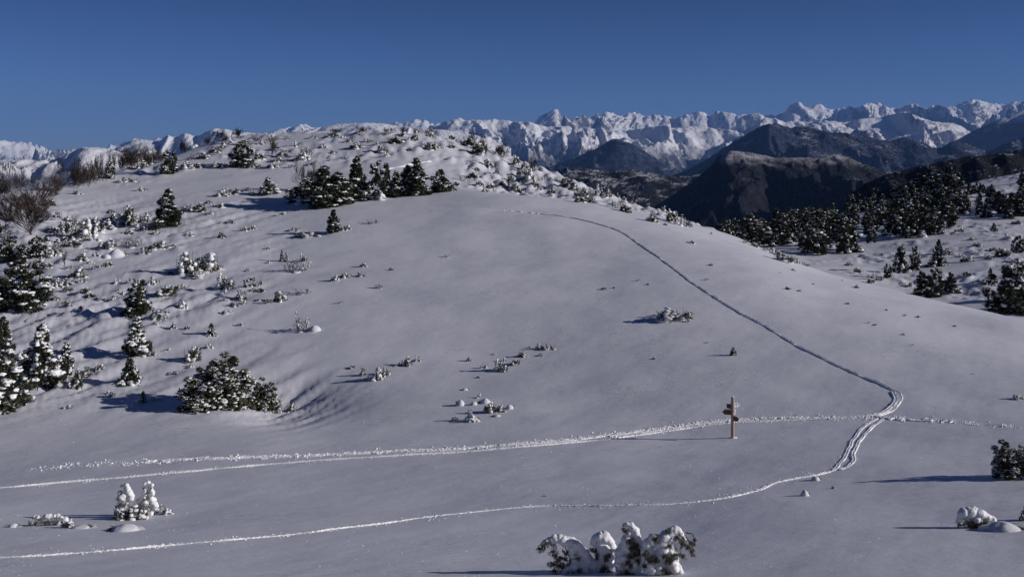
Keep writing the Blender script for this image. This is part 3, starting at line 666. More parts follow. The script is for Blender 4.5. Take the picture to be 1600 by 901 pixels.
def arm(zc, hh, L, yaw, name, tip=True, lab=None):
    p = L - (hh * 0.5 if tip else 0); pts = [(r_ * 0.4, -hh / 2), (p, -hh / 2)] + ([(L, 0)] if tip else []) + [(p, hh / 2), (r_ * 0.4, hh / 2)]
    o = prism(name, pts, -0.022, 0.022, M_BOARD, sp, 0.006, (0, 0, zc), (0, 0, R(yaw)), lab)
    B = Acc(); rng = np.random.RandomState(int(zc * 100)); xs = np.linspace(r_ * 1.3, p * 0.97, 5)
    blobs(B, np.stack([xs, xs * 0, xs * 0 + hh / 2 + 0.012], 1), [[(p - r_) / 6.0, 0.035, 0.03]], rng, 2, rough=0.08)
    link('snow', B.mesh('snow', [M_SNOW], True), o)
    return o
arm(48.5 * k, 7 * k, 0.40, 135, 'arrow_board', False, 'square-ended dark board pointing left')
arm(40 * k, 8 * k, 0.60, 171, 'arrow_board', True, 'reddish brown arrow board pointing left')
arm(49.5 * k, 6.5 * k, 0.50, 38, 'arrow_board', True, 'snow-plastered board pointing right')
arm(31 * k, 7.5 * k, 0.44, -48, 'arrow_board', True, 'shaded board pointing right towards the camera')
B = Acc(); rng = np.random.RandomState(3)
blobs(B, [[r_ * .9, -.01, 49 * k], [r_ * 1.0, 0, 42 * k], [r_ * .9, 0, 38 * k], [r_ * 2.2, 0.05, 49.5 * k], [r_*3.0, 0.08, 50.5 * k], [0.01, 0, H_ + .01]], [[.07, .07, .13], [.05, .06, .12], [.04, .05, .1], [.11, .07, .10], [.10, .06, .09], [.075, .075, .035]], rng, 2, rough=0.07)
link('snow', B.mesh('snow', [M_SNOW], True), sp)['label'] = 'snow plastered on the right side of the post'
B = Acc(); blobs(B, [[0.05, -0.02, 0.0]], [[0.24, 0.2, 0.07]], rng, 3, rough=0.04); link('snow', B.mesh('snow', [M_SNOW], True), sp)['label'] = 'snow heaped round the foot of the post'

# ---------------------------------------------------------------- tracks: trodden ribbons with thrown-up edges
def ribbon(name, label, pts, width, kind='ski', step=0.07, hgt=0.06, seed=1, fade0=0.0, fade1=0.0):
    P = np.array([hit(a, b)[:2] for a, b in pts]); d = np.concatenate([[0], np.cumsum(np.linalg.norm(np.diff(P, axis=0), axis=1))])
    n = int(d[-1] / step); q = np.linspace(0, d[-1], n)
    X = pchip(d, P[:, 0], q); Y = pchip(d, P[:, 1], q); 
    for _ in range(8): X[1:-1] = (X[:-2] + 2 * X[1:-1] + X[2:]) / 4; Y[1:-1] = (Y[:-2] + 2 * Y[1:-1] + Y[2:]) / 4
    wob = 0.06 * pn(q / 2.3, q * 0, seed); tx = np.gradient(X); ty = np.gradient(Y); L = np.hypot(tx, ty); nx, ny = -ty / L, tx / L
    if kind == 'ski': off = np.array([-.5, -.42, -.33, -.22, -.13, -.04, .04, .13, .22, .33, .42, .5]) * width; hh = np.array([-.5, .5, .95, .12, .12, .7, .7, .12, .12, 1.0, .5, -.5]) * hgt
    elif kind == 'single': off = np.array([-.5, -.35, -.2, -.06, .06, .2, .35, .5]) * width; hh = np.array([-.5, .8, .9, .12, .12, .9, .8, -.5]) * hgt
    else: off = np.linspace(-.5, .5, 15) * width; hh = np.array([-.5] + [.45] * 13 + [-.5]) * hgt
    Q, O = np.meshgrid(q, off, indexing='ij'); XX = X[:, None] + nx[:, None] * (O + wob[:, None]); YY = Y[:, None] + ny[:, None] * (O + wob[:, None])
    nz = pn(XX / 0.12, YY / 0.12, seed + 2) * 0.7 + pn(XX / 0.4, YY / 0.4, seed + 3) * 0.6
    if kind == 'churn':
        env = sm(0.5, 0.25, np.abs(O / width)); foot = np.maximum(pn(Q / 0.42, np.sign(O) * 3.3 + O, seed + 6), 0)
        H = hh[None] + env * hgt * (1.6 * np.maximum(nz, -0.3) + 0.8 * ridged(XX / 0.3, YY / 0.3, 2, seed + 8) - 0.9 * foot); H = np.maximum(H, np.where(env > 0.3, 0.010, -0.03))
        part = sm(-0.35, 0.1, pn(Q / 1.9, O * 2.5, seed + 11) + 0.55 * (1 - 2 * np.abs(O / width)))
        H = np.where(part > 0.35, H, -0.03)
    else:
        fine = np.maximum(pn(XX / 0.09, YY / 0.09, seed + 12), -0.2) + 0.6 * np.maximum(pn(XX / 0.05, YY / 0.05, seed + 13), 0)
        H = hh[None] * (1 + 0.7 * nz) * (0.7 + 0.8 * pn(Q / 1.7, Q * 0 + 4, seed + 5)) + (hh[None] > 0) * (0.028 if kind == 'single' else 0.016) * fine; H = np.where(hh[None] > 0, np.maximum(H, 0.006), H)
    fd = np.ones(n)
    if fade0: fd *= sm(0, fade0, q)
    if fade1: fd *= sm(0, fade1, d[-1] - q)
    gap = (pn(q / 0.8, q * 0 + 9, seed + 7) * 0.5 + 0.5 > 1.05 - fd * 1.05)
    H = np.where(gap[:, None], H, -0.04)
    ZZ = ground(XX, YY) + H + 0.0003 * YY
    me = raw_mesh(name, np.stack([XX, YY, ZZ], -1).reshape(-1, 3), grid_faces(n, len(off)), [M_CHURN], smooth=False)
    me.flip_normals() if me.polygons[0].normal.z < 0 else None
    return tag(link(name, me), label, kind='structure')
ribbon('ski_track', 'ski track winding down from the shoulder of the hill', [(660,324),(720,326),(790,329),(850,335),(905,343),(940,352),(975,365),(1000,382),(1040,410),(1075,437),(1110,460),(1150,485),(1200,512),(1240,537),(1290,562),(1340,585),(1380,602),(1400,612),(1406,620),(1402,632),(1392,642),(1370,650)], 0.31, 'ski', hgt=0.05, seed=1, fade0=34, step=0.05)
ribbon('ski_track', 'straight ski track running left from the bend past the signpost', [(1396,612),(1399,624),(1392,636),(1360,649),(1320,653),(1270,655),(1200,658),(1150,660),(1100,665),(1040,674),(940,687),(850,695),(760,703),(680,708),(600,713),(500,719),(400,727),(300,736),(200,745),(100,753),(0,762),(-120,773)], 0.36, 'single', hgt=0.04, seed=2, step=0.05)
ribbon('footprint_track', 'churned line of footprints across the snow beside the ski track', [(1640,672),(1600,668),(1540,663),(1480,658),(1400,655),(1370,652),(1300,653),(1200,654),(1150,656),(1100,660),(1050,667),(960,679),(880,688),(780,696),(700,702),(600,706),(500,711),(430,713),(350,716),(250,720),(180,724),(110,729),(40,733)], 0.72, 'churn', hgt=0.038, seed=3, fade0=14, fade1=16, step=0.05)
ribbon('ski_track', 'ski track curving down from the crossing and along the foreground', [(1370,654),(1350,666),(1336,683),(1326,700),(1314,722),(1300,735),(1270,743),(1215,753),(1180,767),(1120,780),(1040,788),(960,790),(840,791),(760,798),(650,810),(560,822),(480,832),(340,845),(240,854),(130,863),(40,869),(-60,874)], 0.22, 'single', hgt=0.026, seed=4, step=0.045)
ribbon('ski_track', 'short second groove beside the curving foreground ski track', [(1382,653),(1362,668),(1346,685),(1335,705),(1322,730),(1312,734)], 0.22, 'single', hgt=0.035, seed=5, step=0.05)
ribbon('ski_track', 'faint ski track crossing the snow behind the pine group', [(596,266),(620,262),(645,257),(672,252)], 0.9, 'single', hgt=0.14, seed=6, step=0.2)

# ---------------------------------------------------------------- foreground saplings bowed under snow
def bowed(name, label, cx, cy, chains, leaves, stems, seed, vox=0.014, at=None):
    """chains: rows of (px, py, radius px, depth px); leaves: (px, py, size px); all from the photograph, built at the plant's own distance"""
    p = hit(cx, cy); k = p[1] / F; rng = np.random.RandomState(seed)
    t = tag(empty(name, p), label, 'sapling' if name == 'bowed_sapling' else 'shrub')
    W2 = lambda x, y, d=0: ((x - cx) * k, d * k, (cy - y) * k)
    sn = Acc(); fo = Acc(); st = Acc()
    for ch in chains:
        ch = np.array(ch, float); L = np.concatenate([[0], np.cumsum(np.hypot(np.diff(ch[:, 0]), np.diff(ch[:, 1])))]); n = max(2, int(L[-1] / 2.2))
        qq = np.linspace(0, L[-1], n); c = np.stack([np.interp(qq, L, ch[:, j]) for j in range(4)], 1); c[:, :2] += rng.normal(size=(n, 2)) * 0.7
        C = np.array([W2(a, b, d + rng.normal() * 1.2) for a, b, r, d in c]); rr = c[:, 2] * k * rng.uniform(0.62, 1.1, n)
        blobs(sn, C, np.stack([rr, rr, rr * 0.95], 1), rng, 2, rough=0.05)
        for q_ in range(n):                                     # needles pricking through the snow
            if rng.uniform() < 0.55:
                a = rng.uniform(3.4, 5.6); z_ = rng.uniform(-0.75, 0.45); d_ = np.array([math.cos(a) * math.cos(z_), math.sin(a) * math.cos(z_), math.sin(z_)])
                tufts(fo, [C[q_] + d_ * rr[q_] * 0.93 + rng.normal(size=3) * 0.008 for _ in range(2)], [d_ * 0.5 - [0, 0, 0.6]] * 2, 0.045, rng, 6, spread=0.6, wid=0.09)
    for (x, y, s, d) in leaves:
        m = max(7, int(s * 2.6)); C = np.array([W2(x + rng.normal() * s * 0.36, y + rng.normal() * s * 0.34, d - rng.uniform(0, 5)) for _ in range(m)])
        tufts(fo, C, np.tile([rng.normal() * 0.2, -0.35, -0.7], (m, 1)), 0.055, rng, 13, spread=0.55, wid=0.10)
    for s_ in stems:
        P = np.array([W2(*q) for q in s_]); st = Acc(); tube(st, P, 0.022, 0.008, 6); link('stem', st.mesh('stem', [M_BARK], True), t)
    tmp = link('snow', sn.mesh('snow', [M_SNOW], True)); md = tmp.modifiers.new('r', 'REMESH'); md.mode = 'VOXEL'; md.voxel_size = vox; md.use_smooth_shade = True
    ms_ = tmp.modifiers.new('s', 'SMOOTH'); ms_.iterations = 3; ms_.factor = 0.6
    dg = bpy.context.evaluated_depsgraph_get(); me = bpy.data.meshes.new_from_object(tmp.evaluated_get(dg)); bpy.data.objects.remove(tmp)
    me.materials.clear(); me.materials.append(M_SNOWN); link('snow', me, t)
    link('foliage', fo.mesh('foliage', [M_NEEDLE3]), t)
    return t
M_SNOWN = snow_clump_mat('near_snow', 22.0, 0.02)
M_NEEDLE3 = leaf_mat('frosted_needles', (0.055, 0.060, 0.030), (0.20, 0.17, 0.11), 18.0)
bowed('bowed_sapling', 'sapling bent over to the left under snow, leftmost of the foreground four', 895, 894,
 [[(846,852,3,0),(853,845,5,0),(865,841,7,0),(880,843,8,0),(893,846,9,0),(905,856,9,0),(914,868,9,0),(922,880,9,0),(928,892,8,0)],
  [(866,848,5,-3),(867,858,5,-4)],[(893,850,8,-3),(896,862,8,-5),(897,872,6,-6)],[(905,862,9,3),(912,880,11,4),(905,892,10,2)],
  [(880,893,5,-6),(890,884,7,-6),(900,880,7,-6)],[(913,884,5,-8),(916,894,5,-8)],[(928,880,7,-2),(932,893,6,-3)]],
 [(844,856,7,0),(848,852,7,-2),(856,848,8,-3),(862,860,7,-3),(868,866,7,-2),(873,872,9,-1),(882,872,10,-2),(885,862,9,2),(880,880,9,0),(888,878,7,-3),(900,866,6,-8),(861,878,7,-2),(867,876,6,-2),(872,883,8,-2),(866,888,7,-2),(878,888,8,0),(903,885,4,-9)],
 [[(895,900,0),(890,870,0),(880,848,0),(860,843,0)],[(890,893,0),(875,884,-2),(860,877,-3)]], 501)
bowed('bowed_sapling', 'smooth snow-hooded sapling between its taller neighbour and the leftmost one', 944, 892,
 [[(926,852,4,0),(929,842,7,0),(938,838,9,0),(946,838,10,0),(953,846,10,0),(956,858,9,1)],[(942,850,12,2),(944,865,13,3),(944,880,15,4),(940,892,14,3)],[(934,852,7,-2),(936,860,5,-2)],[(952,868,8,-3),(954,882,8,0)]],
 [(925,856,6,-2),(930,858,7,-3),(934,863,6,-4),(932,867,4,-4),(946,868,6,-9),(951,862,5,-9),(946,882,8,-11),(940,888,7,-11),(952,888,6,-10),(937,893,8,-10)],
 [[(944,898,0),(944,860,2),(936,845,0)]], 502)
bowed('bowed_sapling', 'tallest foreground sapling, a snowy spire with its tip hooked left', 986, 895,
 [[(975,821,3,0),(979,819,5,0),(986,820,6,0),(991,827,7,0),(995,838,8,0),(998,850,8,0),(996,862,9,0)],[(984,832,7,1),(980,845,9,2),(974,856,10,2),(966,866,9,2)],
  [(985,850,12,3),(986,866,14,3),(986,884,16,3)],[(968,866,7,-4),(966,880,6,-5),(965,892,5,-4)],[(975,868,6,-8),(978,880,5,-9)],[(988,878,8,-9),(991,888,7,-9)],[(1000,872,6,0),(996,890,8,-2)],[(1000,848,5,-2),(998,862,5,-3)]],
 [(974,824,5,-1),(977,828,4,-1),(984,841,6,-8),(990,846,8,-9),(995,852,8,-9),(986,852,6,-9),(998,860,7,-7),(982,862,7,-10),(979,872,5,-13),(984,877,5,-14),(972,890,7,-8),(980,890,8,-12),(988,893,8,-13),(994,872,8,-9),(990,862,5,-11)],
 [[(986,900,0),(986,860,2),(984,822,0)]], 503)
bowed('bowed_sapling', 'ragged foreground sapling with dark twigs arching right, rightmost of four', 1040, 896,
 [[(1006,862,6,0),(1010,848,7,0),(1018,838,6,0),(1028,838,5,0)],[(1014,858,9,2),(1012,874,10,2),(1010,890,8,0)],[(1030,850,9,2),(1040,840,10,1),(1050,829,8,0),(1057,826,6,0),(1064,833,4,0),(1070,842,3,0)],
  [(1045,850,12,3),(1048,866,13,3),(1050,884,14,3)],[(1030,866,9,2),(1030,882,12,2)],[(1035,848,8,-4),(1036,860,6,-5)],[(1014,880,6,-6),(1018,890,7,-6),(1017,896,6,-6)],[(1030,882,6,-8),(1028,892,5,-8)],[(1050,874,6,-9),(1054,888,8,-8)],[(1062,884,5,-2),(1064,894,6,-2)]],
 [(1043,827,5,-2),(1047,829,4,-2),(1022,840,6,-5),(1026,837,4,-5),(1008,860,7,-6),(1012,868,8,-8),(1020,868,7,-7),(1036,862,6,-11),(1044,846,7,-9),(1046,868,9,-11),(1050,863,7,-11),(1042,872,6,-12),(1057,836,7,-6),(1064,842,7,-3),(1068,848,7,-2),(1074,852,6,-2),(1078,846,5,-1),(1083,848,4,0),(1085,842,4,0),(1080,858,6,0),(1082,864,4,0),(1062,862,6,-5),(1066,866,4,-5),(1036,886,7,-11),(1042,892,6,-11),(1058,893,6,-12),(1024,872,6,-8),(1006,880,6,-4)],
 [[(1040,902,0),(1044,860,2),(1054,826,0)],[(1054,826,0),(1070,836,-1),(1080,850,-2),(1084,864,-2)],[(1072,832,1),(1082,834,1),(1087,845,1)]], 504)
bowed('bowed_shrub', 'umbrella-shaped shrub roofed with smooth snow near the right edge', 1523, 824,
 [[(1497,815,3,0),(1501,806,6,0),(1510,800,8,0),(1523,799,9,0),(1534,803,8,0),(1545,808,6,0),(1556,813,4,0)],[(1512,808,8,3),(1524,808,10,3),(1536,811,8,3)],[(1523,810,6,-4),(1522,817,4,-4)]],
 [(1498,818,5,-2),(1505,815,6,-4),(1512,815,7,-4),(1519,818,8,-3),(1526,818,8,-3),(1532,816,6,-4),(1538,813,5,-4),(1516,824,7,0),(1526,824,7,0),(1510,819,9,-2),(1520,822,9,-3),(1530,820,9,-2),(1518,815,10,-3),(1536,818,7,-1)],
 [[(1523,830,0),(1523,805,0)],[(1497,826,0),(1498,812,0)]], 505)

bowed('snow_plastered_sapling', 'left spire of the double snow-plastered sapling at lower left', 194, 808,
 [[(190,758,3,0),(196,757,4,0),(199,764,5,0),(203,772,6,0),(205,780,5,0)],[(186,771,4,0),(187,778,4,-2),(193,774,6,-1)],[(196,782,6,1),(192,790,6,0),(188,788,4,-2),(197,798,6,2)],[(182,800,5,-3),(186,797,6,-4),(194,796,6,-5),(200,800,5,-5)],[(178,808,4,-4),(184,811,4,-5),(191,810,4,-6),(198,811,4,-6)]],
 [(186,776,5,-3),(190,783,7,-3),(196,787,6,-5),(200,785,5,-4),(184,790,6,0),(189,800,5,-8),(195,806,6,-9),(187,806,5,-8),(203,790,6,-2),(191,766,4,-3),(183,804,4,-7)],
 [[(195,812,0),(194,780,0),(194,760,0)]], 506, 0.016)
bowed('snow_plastered_sapling', 'right spire of the double snow-plastered sapling at lower left', 228, 806,
 [[(226,754,3,0),(232,755,4,0),(237,757,3,0),(236,765,4,0),(238,772,4,0)],[(228,764,4,-1),(226,772,5,-1),(222,780,5,-1),(216,784,5,0)],[(236,780,6,0),(241,787,5,0),(243,795,4,0)],[(228,782,6,-3),(230,792,6,-4),(224,797,5,-4)],[(214,795,5,-2),(217,803,5,-3),(211,806,3,-4)],[(232,802,6,-5),(238,800,5,-3),(226,806,4,-6)]],
 [(237,762,3,-2),(232,768,5,-4),(234,775,5,-4),(224,787,6,-5),(220,790,6,-4),(234,786,6,-6),(222,803,6,-6),(218,797,5,-6),(238,792,6,-5),(228,777,5,-5),(231,798,5,-8),(222,808,5,-7),(213,789,5,-1),(227,760,4,-2)],
 [[(226,812,0),(228,785,0),(232,758,0)]], 507, 0.016)
bowed('bowed_shrub', 'long snow-roofed shrub with dark hanging needles at lower left', 78, 820,
 [[(46,816,3,0),(51,811,4,0),(60,808,4,0),(70,807,4,1),(82,806,4,1),(94,808,4,0),(103,812,5,0),(109,818,4,0)],[(52,816,3,-3),(60,817,3,-3)],[(95,817,5,-3),(101,821,4,-3)],[(45,820,2,-2),(50,820,2,-2)]],
 [(64,812,6,-2),(70,813,7,-2),(76,813,7,-2),(82,813,7,-2),(88,813,7,-2),(72,818,6,0),(84,818,6,0),(93,814,6,-2),(107,820,4,-3),(57,815,4,-3),(48,817,4,-2)],
 [[(78,824,0),(76,812,0)],[(100,824,0),(98,812,0)]], 508, 0.016)

# ---------------------------------------------------------------- loose ice crystals and crumbs lying on the nearer snow
rng = np.random.RandomState(77); k = 5200
Yc = np.exp(rng.uniform(math.log(15), math.log(75), k)); Xc = rng.uniform(-0.56, 0.56, k) * Yc; Zc = ground(Xc, Yc) + 0.004
B = Acc(); tufts(B, np.stack([Xc, Yc, Zc], 1), np.tile([0.2, 0, 0.9], (k, 1)), rng.uniform(0.007, 0.022, k) * (0.5 + Yc / 40), rng, 1, spread=0.8, wid=0.55)
tag(link('snow_crystals', B.mesh('snow_crystals', [M_CHURN])), 'loose ice crystals glinting on the nearer snow', kind='stuff')

# crumbs kicked up beside the trodden line and along the ski tracks
def crumbs(label, pts, n, spread, r0, r1, seed):
    P = np.array([hit(a, b)[:2] for a, b in pts]); d_ = np.concatenate([[0], np.cumsum(np.linalg.norm(np.diff(P, axis=0), axis=1))]); rg = np.random.RandomState(seed)
    q = d_[-1] * rg.uniform(0, 1, n); q = q + 0.6 * np.sin(q * 3.1); X = np.interp(q, d_, P[:, 0]) + rg.normal(size=n) * spread * 0.4; Y = np.interp(q, d_, P[:, 1]) + rg.normal(size=n) * spread
    r = r0 + (r1 - r0) * rg.uniform(0, 1, n) ** 3; A = Acc(); blobs(A, np.stack([X, Y, ground(X, Y) + r * 0.5], 1), np.stack([r * 1.2, r, r * .9], 1), rg, 1, rough=0.2)
    tag(link('snow_crumbs', A.mesh('snow_crumbs', [M_CHURN])), label, kind='stuff')
crumbs('snow crumbs kicked out beside the line of footprints', [(1600,668),(1480,658),(1370,652),(1150,656),(1050,667),(960,679),(880,688),(780,696),(700,702),(500,711),(350,716),(180,724),(60,731)], 2600, 0.45, 0.012, 0.06, 91)
crumbs('snow crumbs scattered along the foreground ski track', [(1350,666),(1326,700),(1300,735),(1215,753),(1120,780),(1040,788),(840,791),(650,810),(480,832),(240,854),(40,869)], 900, 0.35, 0.008, 0.03, 92)
crumbs('snow crumbs scattered along the straight ski track', [(1100,665),(940,687),(760,703),(600,713),(400,727),(200,745),(0,762)], 900, 0.30, 0.010, 0.035, 93)

# ---------------------------------------------------------------- plants across the hill
# (kind, foot x, foot y, width, height, label)
G1 = 'pines in the dark group on the hill'
for a in [
 ('mass',478,314,52,38,'low dark bushy pine at the left end of the pine group'),
 ('big',505,322,96,64,'widest pine of the group, snow-sprinkled in front of the others'),
 ('big',557,310,62,68,'tallest dark pine in the middle of the pine group'),
 ('pine',594,308,42,58,'narrow-topped pine beside the tallest one in the group'),
 ('pine',619,307,34,40,'small pine between the tall pair and the cone-shaped one'),
 ('big',651,304,60,58,'neat cone-shaped pine right of the gap in the group'),
 ('pine',686,300,40,36,'small snowy pine at the right end of the pine group')]: put(*a, group=G1)
put('shrub',705,298,18,10,'tiny dark shrub at the right tail of the pine group')
put('white',580,312,46,22,'snow-smothered low branches beneath the tall pines')
put('white',470,317,36,16,'snow-buried boughs at the left foot of the pine group')
put('thicket',484,296,34,46,'leafless brown bush rising behind the left of the pine group')
